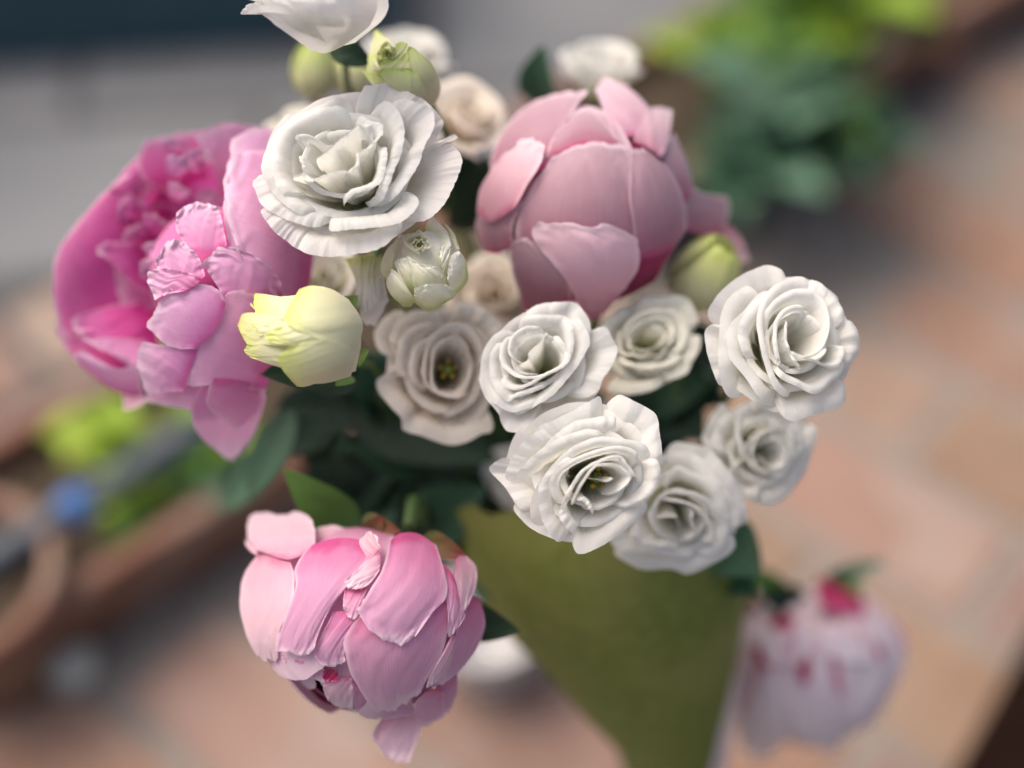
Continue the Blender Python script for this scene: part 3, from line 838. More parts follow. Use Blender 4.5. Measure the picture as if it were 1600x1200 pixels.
# lower peony, traced petal by petal
g = Globe(350 + 545 / 2.5, 720 + 640 / 2.5, 475 / 2.5, 385 / 2.5, .590, .043, (350, 720, 2.5))
pe = thing('peony', pt(610, 830, .60), 'pink peony bud with large rounded outer petals and one crimson gap, above the white pot', 'peony', PG)
core_petals(g, pe, M_core, 11, cdir(-.25, -.75, .6), .80)
core_petals(g, pe, M_pink, 12, cdir(-.25, -.75, .6), .90, 7)
P24 = [
 (M_pinkpale, 0.00, [[(130,365),(190,375),(262,400)],[(72,455),(170,470),(280,470)],[(60,560),(150,580),(262,570)],[(85,680),(150,690),(215,680)],[(130,765),(160,790),(212,790)]], dict(curl=-1)),
 (M_pink, -0.02, [[(220,755),(290,770),(350,765)],[(238,790),(320,800),(392,810)],[(275,828),(340,852),(395,872)]], {}),
 (M_core, 0.03, [[(388,822),(415,810),(446,826)],[(384,845),(415,845),(446,850)],[(398,862),(420,868),(440,860)]], dict(bulge=-1, curl=0, scurl=0)),
 (M_pinkpale, 0.00, [[(400,860),(440,850),(500,850)],[(385,888),(440,900),(505,900)],[(405,938),(450,968),(505,972)]], {}),
 (M_pink, -0.01, [[(500,870),(600,880),(720,880)],[(498,940),(600,960),(745,960)],[(520,985),(620,1012),(745,995)]], {}),
 (M_pink, 0.01, [[(425,590),(480,590),(535,620)],[(385,670),(440,680),(500,660)],[(350,750),(400,760),(478,730)],[(385,805),(430,808),(475,790)]], dict(bulge=1.5)),
 (M_pink, -0.03, [[(835,870),(880,850),(912,830)],[(795,950),(860,930),(912,900)],[(765,1050),(820,1020),(880,985)]], dict(bulge=.5)),
 (M_pinkpale, -0.05, [[(620,1000),(690,990),(745,975)],[(578,1068),(660,1060),(772,1045)],[(600,1115),(670,1115),(752,1105)],[(638,1168),(680,1182),(722,1188)]], dict(curl=2, scurl=1.5, flat=True, lift=2)),
 (M_pink, 0.02, [[(790,900),(830,890),(858,905)],[(745,950),(800,955),(862,962)],[(748,1015),(780,1046),(862,1000)]], dict(lift=2, curl=1)),
 (M_pink, 0.00, [[(960,520),(1000,545),(1014,590)],[(900,690),(970,680),(1020,650)],[(858,800),(920,790),(985,740)],[(800,892),(850,880),(912,832)]], {}),
 (M_pink, 0.035, [[(560,560),(700,540),(880,500)],[(478,665),(650,640),(890,610)],[(464,720),(650,720),(880,680)],[(478,800),(650,800),(845,770)],[(530,900),(650,895),(795,855)],[(585,985),(660,990),(765,915)]], dict(bulge=2.2, ruffle=.3)),
 (M_pinkpale, 0.05, [[(885,690),(900,680),(912,670)],[(835,780),(865,765),(895,760)],[(800,840),(830,835),(870,830)],[(788,893),(805,885),(840,855)]], dict(curl=1, scurl=-1)),
 (M_pink, 0.06, [[(850,400),(885,430),(910,480)],[(865,520),(900,540),(935,580)],[(875,600),(905,610),(942,612)],[(874,700),(890,690),(905,665)]], dict(lift=1)),
 (M_pinkpale, 0.05, [[(893,450),(912,378),(950,372)],[(888,490),(935,455),(988,420)],[(912,560),(940,535),(984,490)],[(932,592),(944,585),(955,565)]], dict(lift=1, scurl=1)),
 (M_pink, 0.05, [[(470,505),(510,505),(560,490)],[(464,565),(500,570),(548,540)],[(482,612),(510,622),(528,600)]], {}),
 (M_pink, 0.055, [[(335,330),(430,303),(520,306),(580,340)],[(275,410),(380,400),(480,395),(560,390)],[(277,490),(340,500),(420,505),(474,500)],[(238,610),(300,620),(370,615),(408,590)],[(205,700),(260,725),(320,722),(368,685)],[(200,748),(262,752),(305,770),(350,745)]], dict(bulge=1.6, curl=1.0)),
 (M_pinkpale, 0.08, [[(575,400),(600,365),(612,335)],[(528,325),(560,305),(602,318)],[(545,285),(570,274),(606,300)]], {}),
 (M_pinkpale, 0.09, [[(600,345),(612,385),(608,430)],[(535,410),(562,445),(572,478)],[(466,468),(478,502),(535,502)]], dict(curl=1)),
 (M_pink, 0.09, [[(645,315),(690,283),(760,285),(830,330)],[(612,430),(700,420),(790,430),(872,460)],[(540,545),(640,550),(760,550),(868,540)],[(522,590),(620,635),(720,650),(825,585)],[(572,672),(630,708),(690,727),(738,700)]], dict(bulge=2.0, curl=1.2, scurl=.6)),
 (M_pinkpale, 0.0, [[(130,350),(250,385),(352,345)],[(88,300),(220,300),(360,290)],[(95,215),(150,192),(210,206),(300,194),(348,232)]], dict(lift=3, curl=1.5)),
 (M_pinkpale, 0.02, [[(135,372),(128,355),(125,340)],[(105,355),(100,340),(100,325)],[(88,335),(82,322),(84,305)]], dict(lift=3)),
 (M_pinkpale, -0.12, [[(350,360),(420,350),(520,340)],[(352,300),(430,280),(515,300)],[(360,262),(430,250),(510,280)]], {}),
]
for i, (m, ly, rows, kw) in enumerate(P24):
    laid_petal(g, rows, m, pe, ly, seed=240 + i, **kw)
for i, (a, b) in enumerate((((540, 240), (690, 275)), ((780, 300), (950, 380)), ((560, 300), (620, 215)))):
    leaf(pe, pt(350 + a[0] / 2.5, 720 + a[1] / 2.5, .595), pt(350 + b[0] / 2.5, 720 + b[1] / 2.5, .585), .0055, M_rsepal, name='sepal', up=-FWD, seed=i)
stem_of(pe, pt(640, 815, .615), cdir(-.1, -.7, .5), .003, 24)
leaf(pe, pt(550, 825, .63), pt(444, 732, .600), .011, M_leafm, up=-FWD, seed=41)
leaf(pe, pt(720, 960, .62), pt(812, 987, .60), .009, M_leaf, up=-FWD, seed=42)

# middle peony
g = Globe(720 + 480 / 2.5, 40 + 680 / 2.5, 425 / 2.5, 440 / 2.5, .625, .046, (720, 40, 2.5))
pe = thing('peony', pt(930, 470, .66), 'dusty pink globe-shaped peony bud above the white rosettes', 'peony', PG)
core_petals(g, pe, M_core, 21, cdir(.1, .85, .1), .80)
core_petals(g, pe, M_pinkshade, 22, cdir(.1, .85, .1), .90, 7)
P10 = [
 (M_pinkshade, -.10, [[(880,800),(950,815),(1030,800)],[(872,700),(950,700),(1052,720)],[(905,622),(950,650),(1042,665)]], dict(curl=2)),
 (M_pinkshade, -.14, [[(1000,780),(1030,790),(1050,780)],[(1050,860),(1080,850),(1100,840)],[(1090,930),(1110,930),(1128,915)]], {}),
 (M_pinkshade, -.05, [[(840,690),(875,690),(905,650)],[(800,560),(850,550),(898,570)],[(785,480),(812,430),(832,415)]], dict(lift=-2)),
 (M_pinkshade, -.02, [[(110,600),(230,590),(340,560)],[(120,500),(260,450),(400,420)],[(200,360),(330,335),(450,320)],[(300,285),(400,255),(510,250)]], dict(bulge=1.5)),
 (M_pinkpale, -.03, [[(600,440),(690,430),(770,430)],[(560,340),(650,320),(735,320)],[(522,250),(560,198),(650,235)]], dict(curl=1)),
 (M_pinkshade, .0, [[(330,520),(460,470),(640,460)],[(350,450),(470,390),(580,400)],[(420,350),(480,318),(530,345)]], dict(bulge=1.2)),
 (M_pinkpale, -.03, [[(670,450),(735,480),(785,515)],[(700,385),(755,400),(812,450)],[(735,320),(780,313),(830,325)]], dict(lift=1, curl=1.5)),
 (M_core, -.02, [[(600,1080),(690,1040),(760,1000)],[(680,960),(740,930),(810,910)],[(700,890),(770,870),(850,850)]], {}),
 (M_pinkshade, .0, [[(240,1030),(420,1080),(650,1030)],[(206,870),(430,870),(700,870)],[(225,730),(440,710),(690,710)],[(285,610),(460,585),(672,590)],[(335,545),(480,500),(662,510)],[(360,505),(500,450),(645,462)]], dict(bulge=1.5, ruffle=.4)),
 (M_pinkshade, .035, [[(690,910),(760,900),(835,860)],[(672,800),(780,805),(882,790)],[(655,660),(770,655),(868,670)],[(660,550),(740,530),(815,560)],[(672,480),(705,474),(745,500)]], dict(bulge=1.2)),
 (M_pinkshade, .02, [[(90,885),(150,890),(205,850)],[(58,800),(130,795),(205,780)],[(62,735),(140,735),(250,680)]], {}),
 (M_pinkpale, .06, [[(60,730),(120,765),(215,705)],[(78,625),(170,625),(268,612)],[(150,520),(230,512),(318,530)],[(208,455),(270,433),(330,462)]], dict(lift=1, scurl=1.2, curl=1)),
 (M_pinkshade, .06, [[(240,1110),(330,1135),(430,1090)],[(205,980),(300,990),(430,1000)],[(188,885),(270,890),(390,950)],[(196,850),(240,822),(285,842)]], dict(scurl=1)),
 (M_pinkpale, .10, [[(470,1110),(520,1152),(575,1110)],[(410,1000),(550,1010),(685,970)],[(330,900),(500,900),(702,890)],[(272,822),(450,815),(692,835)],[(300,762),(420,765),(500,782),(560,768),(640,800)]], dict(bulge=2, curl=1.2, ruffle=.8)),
]
for i, (m, ly, rows, kw) in enumerate(P10):
    laid_petal(g, rows, m, pe, ly, seed=100 + i, **kw)
stem_of(pe, pt(930, 500, .665), cdir(.05, .6, .4), .003, 10)

# open peony
g = Globe(60 + 560 / 2.069, 160 + 560 / 2.069, 330 / 2.069, 490 / 2.069, .612, .050, (60, 160, 2.069))
pe = thing('peony', pt(400, 470, .66), 'wide open magenta peony with ruffled heart', 'peony', PG)
core_petals(g, pe, M_mag, 31, cdir(-.75, .2, -.15), .50)
P1 = [
 # deep bowl seen from inside
 (M_mag, 0, [[(420,720,-30),(400,520,-34),(440,330,-30)],[(250,760,-22),(220,520,-26),(330,300,-24)],[(120,770,-10),(100,520,-12),(250,260,-12)],[(55,735,0),(48,500,0),(200,300,-3),(330,215,-6)]], dict(flat=True, bulge=0, ruffle=1.0)),
 (M_mag, 0, [[(700,160,-26),(700,400,-28),(680,660,-28)],[(480,180,-30),(450,400,-36),(430,680,-32)],[(330,220,-16),(240,430,-26),(250,720,-20)]], dict(flat=True, bulge=0, ruffle=1.0)),
 (M_mag, 0, [[(380,700,-22),(300,800,-18),(330,900,-14)],[(230,680,-20),(180,800,-14),(220,890,-10)],[(66,690,-10),(72,780,-6),(140,862,-6)]], dict(flat=True, bulge=0, ruffle=.5)),
 (M_mag, 0, [[(450,340,-28),(460,290,-28),(490,240,-28)],[(320,310,-22),(330,240,-22),(390,180,-22)],[(212,300,-8),(255,240,-10),(325,160,-12)]], dict(flat=True, bulge=0, ruffle=.8)),
 (M_mag, 0, [[(450,300,-26),(500,260,-26),(560,240,-24)],[(360,270,-16),(430,200,-18),(540,160,-16)],[(315,215,-8),(330,130,-10),(420,100,-10),(560,80,-8)]], dict(flat=True, bulge=0, ruffle=1.0)),
 (M_lilac, 0, [[(600,330,-22),(640,200,-22),(720,160,-20)],[(560,200,-10),(620,120,-10),(760,110,-8)],[(500,110,-4),(600,62,-4),(780,90,-2)]], dict(flat=True, bulge=0, ruffle=1.0)),
 (M_mag, 0, [[(400,640,-24),(380,560,-26),(390,450,-24)],[(300,585,-10),(290,515,-12),(310,450,-14)],[(235,515,0),(180,482,0),(205,450,-4)]], dict(flat=True, bulge=1, ruffle=1.5, fine=.6)),
 (M_mag, 0, [[(390,800,-18),(370,700,-20),(330,640,-22)],[(260,800,-6),(230,720,-10),(220,660,-14)],[(140,770,2),(100,720,2),(110,690,0)]], dict(flat=True, bulge=1, ruffle=1)),
 (M_lilac, 0, [[(400,860,-8),(380,810,-10),(350,770,-12)],[(310,865,0),(240,800,-2),(230,760,-4)],[(300,830,6),(200,800,6),(150,770,4)]], dict(flat=True, bulge=1, ruffle=1)),
 (M_lilac, 0, [[(345,950,-6),(250,935,-8),(130,850,-6)],[(335,890,4),(240,880,4),(115,815,2)],[(320,845,8),(250,858,8),(140,800,4)]], dict(flat=True, bulge=1)),
 (M_lilac, 0, [[(180,880,-14),(110,800,-12),(60,700,-14)],[(150,850,-6),(90,790,-4),(52,740,-4)]], dict(flat=True, bulge=0)),
 (M_pinkpale, 0, [[(340,940,-14),(310,950,-14),(270,930,-14)],[(345,975,-10),(310,990,-10),(275,1000,-10)]], dict(flat=True, bulge=0)),
 # outer petals
 (M_lilac, -.03, [[(540,900),(470,900),(380,920)],[(560,960),(460,950),(350,945)],[(560,1010),(450,990),(330,965)]], {}),
 (M_lilac, -.02, [[(730,900),(640,880),(540,890)],[(735,960),(640,980),(490,985)],[(700,1070),(620,1080),(515,1070)],[(650,1140),(622,1165),(590,1140)]], dict(bulge=.5, lift=3)),
 (M_lilac, .0, [[(720,920),(660,900),(560,890)],[(720,990),(650,1000),(540,960)],[(650,1050),(630,1060),(560,1000)]], dict(bulge=1, lift=5)),
 (M_lilac, .0, [[(870,640),(900,380),(860,100)],[(760,640),(790,350),(780,85)],[(650,520),(680,300),(700,75)],[(605,430),(590,290),(620,120)]], dict(bulge=1.5, ruffle=1.2)),
 (M_lilac, .05, [[(870,700),(880,450),(860,160)],[(780,640),(790,400),(760,150)],[(690,560),(680,380),(680,150)],[(640,480),(600,340),(610,190)]], dict(bulge=1.5, ruffle=1.4, curl=1)),
 (M_lilac, .06, [[(800,620),(720,650),(600,640)],[(760,540),(650,540),(560,570)],[(650,462),(580,466),(525,520)]], dict(bulge=1.2, ruffle=1.4, fine=.5)),
 (M_lilac, .06, [[(770,720),(765,820),(735,935)],[(700,612),(640,760),(610,925)],[(620,610),(550,730),(530,920)],[(580,645),(495,790),(460,920)]], dict(bulge=1.5, ruffle=.6)),
 (M_lilac, .08, [[(520,790),(490,870),(470,935)],[(430,785),(405,860),(405,940)],[(332,772),(312,830),(348,948)]], dict(bulge=1.5, ruffle=.8)),
 (M_lilac, .12, [[(610,640),(570,740),(500,800)],[(560,590),(480,680),(420,790)],[(445,588),(390,640),(343,722)]], dict(bulge=1.5, ruffle=.8)),
 (M_lilac, .06, [[(610,460),(570,490),(490,480)],[(595,380),(520,400),(445,415)],[(580,332),(505,318),(445,350)]], dict(bulge=.6, ruffle=2.0, fine=.5, scurl=1)),
 (M_lilac, .14, [[(540,560),(490,600),(430,610)],[(525,510),(460,530),(385,540)],[(500,475),(430,435),(375,510)]], dict(bulge=.6, ruffle=2.2, fine=.5, scurl=1)),
 (M_lilac, .16, [[(530,565),(510,590),(470,610)],[(470,545),(430,580),(405,625)],[(400,532),(345,555),(375,642)]], dict(bulge=.6, ruffle=2.2, fine=.5, scurl=1)),
]
for i, (m, ly, rows, kw) in enumerate(P1):
    laid_petal(g, rows, m, pe, ly, seed=10 + i, **kw)
# ruffled heart: small crumpled petals
rr = random.Random(5)
for i in range(26):
    if i < 10:   cx, cy, l = rr.uniform(280, 430), rr.uniform(250, 430), rr.uniform(-20, -4)
    elif i < 18: cx, cy, l = rr.uniform(440, 580), rr.uniform(120, 330), rr.uniform(-12, 6)
    else:        cx, cy, l = rr.uniform(345, 430), rr.uniform(450, 540), rr.uniform(4, 16)
    w, h_ = rr.uniform(22, 48), rr.uniform(40, 85) * (.6 if i >= 18 else 1)
    an = rr.uniform(-.9, .9) - .4
    ca_, sa_ = math.cos(an), math.sin(an)
    def q(x, y, z): return (cx + x * ca_ - y * sa_, cy + x * sa_ + y * ca_, l + z)
    rows = [[q(-w * .4, h_, -14), q(0, h_, -12), q(w * .4, h_, -14)], [q(-w * .8, h_ * .3, -4), q(0, h_ * .3, -1), q(w * .8, h_ * .3, -4)], [q(-w, -h_ * .2, 0), q(-w * .3, -h_ * .4, 3), q(w * .3, -h_ * .3, 1), q(w, -h_ * .1, 0)]]
    laid_petal(g, rows, M_mag if i < 10 else M_lilac, pe, flat=True, bulge=.5, ruffle=2.6, rfreq=7, fine=1.0, edge=.12, seed=400 + i, K=20, M=26)
stem_of(pe, pt(450, 480, .665), cdir(-.6, .1, .4), .003, 1)
leaf(pe, pt(560, 590, .60), pt(408, 585, .575), .011, M_leaf, up=-FWD + UPV * .3, seed=51)
leaf(pe, pt(455, 640, .66), pt(390, 780, .67), .009, M_leafg, up=-FWD, seed=52)
leaf(pe, pt(420, 700, .72), pt(345, 800, .74), .010, M_leafg, up=-FWD, seed=53)

# far low peony
g = Globe(1050 + 690 / 3.158, 820 + 700 / 3.158, 440 / 3.158, 430 / 3.158, .80, .052, (1050, 820, 3.158))
pe = thing('peony', pt(1240, 935, .80), 'pale pink peony with crimson streaks drooping beside the green paper', 'peony', PG)
core_petals(g, pe, M_palestreak, 41, cdir(0, -.7, .6), .93, 10)
PF = [
 (M_palestreak, 0, [[(330,560),(300,540),(250,560)],[(330,750),(270,760),(215,740)],[(300,950),(250,960),(215,900)],[(270,1230),(190,1260),(110,1220)]], dict(flat=True, lift=25)),
 (M_palestreak, .0, [[(360,560),(480,540),(600,560)],[(340,750),(470,740),(600,760)],[(300,950),(430,960),(560,950)],[(340,1100),(430,1180),(540,1110)]], dict(bulge=1.5)),
 (M_palestreak, .0, [[(600,540),(740,520),(900,540)],[(570,720),(740,700),(960,700)],[(560,900),(740,920),(980,880)],[(640,1080),(780,1140),(880,1030)]], dict(bulge=1.5)),
 (M_palestreak, .0, [[(860,300),(980,360),(1100,460)],[(840,480),(1000,520),(1160,560)],[(860,680),(1000,720),(1150,700)],[(920,880),(1000,900),(1060,860)]], dict(bulge=1)),
 (M_core, .04, [[(720,470),(830,480),(960,540)],[(760,500),(880,540),(1040,620)],[(800,540),(920,590),(1040,680)]], {}),
 (M_core, .03, [[(700,260),(800,270),(920,310)],[(720,360),(830,360),(950,400)],[(760,430),(860,440),(950,460)]], {}),
 (M_palestreak, .05, [[(700,480),(820,470),(960,500)],[(720,560),(850,580),(1000,600)],[(760,650),(880,680),(1010,680)]], dict(curl=1)),
 (M_palestreak, .06, [[(480,480),(560,440),(660,440)],[(470,560),(560,540),(690,560)],[(450,690),(560,700),(660,680)]], dict(curl=1)),
 (M_core, .07, [[(490,470),(550,440),(610,460)],[(490,520),(550,520),(600,530)]], {}),
 (M_palestreak, .05, [[(360,440),(400,420),(460,440)],[(370,520),(420,520),(480,540)],[(400,600),(440,600),(490,600)]], {}),
 (M_core, .08, [[(395,610),(420,600),(440,620)],[(420,680),(450,670),(480,690)],[(450,725),(470,722),(490,715)]], {}),
 (M_core, .08, [[(640,650),(660,640),(685,650)],[(620,720),(650,710),(680,720)],[(635,790),(655,795),(675,780)]], {}),
]
for i, (m, ly, rows, kw) in enumerate(PF):
    laid_petal(g, rows, m, pe, ly, seed=600 + i, K=20, M=20, **kw)
tube('stem', [pt(1240, 925, .80), pt(1190, 925, .79), pt(1140, 880, .77), BIND], .004, M_stem, pe, 8, 16)
for i, (a, b, m) in enumerate((((1290, 905), (1385, 873), M_leafg), ((1230, 945), (1165, 880), M_leafm), ((1170, 960), (1150, 925), M_rsepal), ((1300, 925), (1350, 915), M_sepal), ((1260, 940), (1180, 930), M_leaf))):
    leaf(pe, pt(*a, .79), pt(*b, .775), .009 if i else .005, m, up=-FWD, seed=70 + i, name='leaf' if i < 2 else 'sepal')

# ------------------------------------------------------------------ lisianthus blooms
LG = 'white lisianthus blooms of the bouquet'
def L(label, *a, **k):
    return bloom('lisianthus', label, 'lisianthus', LG, *a, **k)
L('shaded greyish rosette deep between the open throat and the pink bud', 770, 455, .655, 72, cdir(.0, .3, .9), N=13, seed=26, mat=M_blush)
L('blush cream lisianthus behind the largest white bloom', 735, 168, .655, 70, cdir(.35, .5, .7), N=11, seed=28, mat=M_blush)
L('blurred white lisianthus above the green bud', 640, 62, .70, 68, cdir(.2, .75, .5), N=11, seed=31)
L('white lisianthus bud opening behind the dusty pink peony', 938, 100, .70, 62, cdir(.1, .75, .5), N=10, seed=33, throat=.1, inner_h=.5, outer_h=.0)
L('white bloom peeking out behind the magenta peony', 455, 190, .66, 52, cdir(-.2, .6, .6), N=10, seed=35, mat=M_cream)
L('cream rosette between the yellow-green bud and the magenta peony', 500, 432, .625, 58, cdir(.0, .35, .9), N=11, seed=37, mat=M_cream)
L('white bloom hidden low behind the stamen-showing rosette', 800, 745, .67, 52, cdir(-.3, .0, .9), N=10, seed=39)

def T(label, *a, **k):
    return traced_bloom('lisianthus', label, 'lisianthus', LG, *a, **k)
T('largest white lisianthus with crinkled petal edges, between the magenta and the dusty pink peony', (380, 110, 4.0), (700, 600), (560, 560), 600, .543, [
  [(690,85),(800,92),(950,75),(1030,130),(1150,200),(1260,330),(1290,390)],
  [(1200,490),(1230,440),(1300,440),(1338,415),(1300,385)],
  [(1210,470),(1290,460),(1365,540),(1350,640),(1300,760),(1200,900),(1050,980)],
  [(160,670),(100,650),(58,705),(75,750),(110,830),(200,900),(380,970),(540,980)],
  [(120,830),(108,885),(180,990),(240,1045),(330,1110),(420,1130)],
  [(350,1010),(325,1080),(380,1140),(520,1162),(700,1150),(860,1110),(980,1000),(1040,900)],
  [(690,90),(530,190),(350,280),(215,375),(150,480),(115,580),(128,660),(200,790),(330,890),(480,950)],
  ([(480,1020),(620,1000),(800,985),(980,950),(1090,850),(1110,740)], .04),
  [(900,130),(1050,190),(1175,240),(1195,350),(1130,480),(1090,600),(980,760),(850,880)],
  [(720,225),(540,225),(360,285),(215,390),(175,530),(180,650),(240,770),(290,795),(335,745)],
  [(800,160),(930,210),(1000,320),(1003,460),(940,640),(880,800),(805,880)],
  [(600,870),(690,780),(850,710),(900,560),(890,420)],
  [(320,460),(330,405),(420,405),(540,470),(640,420)],
  [(690,235),(790,310),(860,330),(870,400),(800,480),(730,520),(720,600),(600,695)],
  [(290,690),(370,640),(345,540),(330,520)],
  [(370,620),(400,695),(480,680),(600,640),(690,635)],
  ([(410,575),(500,530),(620,420),(740,340),(800,345),(830,400)], .05),
 ], seed=2, frill=.009, roll=.05, tilt=(-.10, .30), a=.05, b=.38, H=.85, M=80)
T('white rosette with a clean spiral heart standing apart over the bricks', (1085, 400, 4.444), (610, 600), (770, 590), 520, .553, [
  [(1040,410),(1120,490),(1150,620),(1120,710),(1020,810)],
  [(1025,820),(1050,930),(1035,1030),(900,1085),(790,1115),(690,1150),(600,1110),(565,1075)],
  [(690,145),(560,75),(470,68),(300,150),(160,270),(78,410),(85,470)],
  [(170,440),(75,515),(78,620),(110,750),(150,860),(200,950)],
  [(480,205),(360,208),(250,280),(190,390),(172,520),(165,700),(185,880),(240,1000),(305,1040)],
  [(590,185),(440,265),(340,380),(240,490),(225,600),(250,720),(340,830),(450,980),(565,1080)],
  [(620,170),(480,270),(380,360),(315,460),(300,560),(330,680),(345,740)],
  [(1055,500),(1030,370),(960,270),(880,190),(760,150)],
  [(1050,620),(1030,800),(960,870),(840,960),(700,900),(600,850),(510,770)],
  [(900,190),(790,150),(680,145),(560,200),(470,300),(432,450),(450,600),(490,760),(530,880),(600,970),(710,1040)],
  [(1040,600),(1050,680),(1000,770),(900,770),(820,720)],
  [(460,500),(490,390),(560,300),(640,250),(720,225),(830,240),(910,320),(940,450),(920,580),(860,680),(800,715)],
  [(590,800),(555,680),(545,500),(580,410),(650,350),(740,340),(800,385)],
  [(760,810),(700,750),(650,670),(625,560),(630,450),(650,410)],
  [(640,650),(720,700),(820,730),(890,700),(930,620)],
 ], seed=20, frill=.003, roll=.07, tilt=(.20, .22), a=.10, b=.40, H=.9)
T('lowest-hanging layered white rosette showing ochre stamens in its heart', (750, 600, 4.3636), (650, 620), (860, 650), 520, .543, [
  [(870,45),(1000,90),(1190,200),(1225,330),(1245,500),(1240,640)],
  [(870,45),(760,110),(560,220),(400,290),(310,380)],
  [(230,500),(140,510),(62,580),(150,680),(250,820),(330,910)],
  [(590,1130),(680,1160),(820,1110),(960,1020),(1100,900),(1190,780)],
  [(480,280),(330,360),(245,460),(190,560),(175,650),(200,700)],
  [(980,215),(800,225),(640,260),(520,340),(470,400)],
  [(900,330),(750,310),(640,330),(500,390),(360,490),(265,590),(250,660),(300,710)],
  [(1230,560),(1180,470),(1100,400),(950,370),(820,360),(680,400),(560,480),(440,620),(370,730),(340,850),(360,970),(450,1040)],
  [(640,440),(540,540),(420,660),(395,780),(430,940),(520,1080),(590,1130)],
  [(1180,460),(1232,590),(1200,720),(1110,800),(940,870)],
  [(1140,560),(1090,480),(1000,430),(880,425),(740,465),(600,530),(500,610),(470,680),(490,760),(540,880)],
  [(660,1045),(570,960),(540,890),(560,800),(600,720)],
  [(1140,600),(1080,630),(1020,560),(960,490),(880,490),(780,530),(680,600),(600,720),(560,820),(545,880)],
  [(640,790),(700,800),(750,860),(770,910)],
  [(610,890),(620,800),(680,690),(760,570),(830,540),(940,550),(1010,600),(1033,640),(990,700),(940,740),(870,800)],
  [(720,640),(790,650),(860,665),(920,630)],
 ], seed=12, frill=.005, roll=.06, tilt=(.05, .05), a=.12, b=.40, stamens=True)
T('tight white rosette under the dusty pink bud, touching the stamen-showing rosette', (730, 460, 5.2157), (640, 590), (540, 500), 560, .560, [
  [(410,190),(560,90),(750,60),(880,65),(945,130),(1000,230),(1020,380)],
  [(1020,250),(1130,270),(1200,390),(1220,470),(1170,600),(1100,700),(1060,790),(900,890)],
  [(100,570),(95,700),(150,840),(250,970),(280,1050),(340,1120),(480,1110),(600,1040)],
  [(800,150),(900,180),(980,300),(1000,400),(950,500),(850,650),(700,820),(500,940),(360,1020),(350,1070)],
  [(360,220),(250,300),(150,420),(110,540),(110,700),(190,850),(300,940),(400,960),(560,900),(700,820)],
  [(360,215),(500,170),(660,165),(800,180),(860,260),(870,380),(850,520),(800,640)],
  [(310,330),(220,420),(180,560),(200,720),(310,870),(400,840),(560,790),(720,720)],
  [(700,260),(780,380),(840,490),(800,580),(640,670),(500,750),(390,780),(290,740),(230,640)],
  [(400,280),(280,400),(270,560),(340,640),(420,680),(560,690),(700,640),(820,570)],
  [(650,260),(480,260),(360,340),(330,450),(360,520),(430,560)],
  [(690,270),(640,300),(600,380),(500,470),(490,540),(410,590),(440,650),(560,660)],
 ], seed=3, frill=.007, roll=.06, tilt=(-.05, .22), a=.05, b=.36, H=.85)
T('white lisianthus with an open green throat beside the yellow-green bud', (570, 460, 4.8), (560, 620), (650, 530), 500, .588, [
  [(640,40),(850,80),(1000,200),(1060,330)],
  [(340,130),(200,130),(80,260),(80,370),(140,450),(220,450)],
  [(230,450),(150,590),(85,650),(110,740),(200,850),(270,930),(290,1020),(420,1060),(530,1100),(640,1130),(760,1110),(880,1050),(970,1020),(1000,880)],
  [(600,130),(400,120),(270,170),(200,280),(170,440)],
  [(560,200),(400,220),(290,290),(240,420),(235,560),(310,660)],
  [(900,600),(900,420),(820,280),(740,215),(620,220),(480,320),(380,380),(340,480),(330,600),(400,760)],
  [(760,300),(640,245),(520,300),(450,420),(430,560),(440,680),(470,740)],
  [(830,500),(780,400),(700,310),(620,320),(540,370),(500,430),(490,560),(500,680),(560,760),(700,780),(840,730)],
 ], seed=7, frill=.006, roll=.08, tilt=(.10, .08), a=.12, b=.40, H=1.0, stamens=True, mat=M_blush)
T('white rosette drooping against the green paper', (920, 670, 5.0), (720, 640), (720, 720), 520, .592, [
  [(570,90),(720,105),(930,150),(1050,280),(1170,450),(1240,700),(1220,830)],
  [(100,940),(250,1020),(420,1100),(640,1100),(780,1140),(960,1060),(1120,960),(1220,830)],
  [(580,160),(720,170),(860,220),(960,330),(1100,500),(1170,600),(1180,720),(1120,880)],
  [(150,760),(180,900),(300,960),(460,970),(620,1010),(760,1010),(900,980)],
  [(560,400),(680,290),(800,330),(950,400),(1060,560),(1100,760),(1060,920),(960,1000),(780,1020)],
  [(540,490),(680,470),(850,500),(980,580),(1060,700),(1090,860),(1000,960)],
  [(500,530),(700,550),(820,590),(920,680),(990,800),(970,890),(880,920)],
  [(300,760),(360,880),(480,920),(620,930),(740,940)],
  [(480,700),(640,680),(690,700),(720,820),(770,930)],
  [(830,620),(810,700),(850,830),(890,880)],
 ], seed=15, frill=.006, roll=.06, tilt=(.05, -.18), a=.10, b=.40, H=.9)

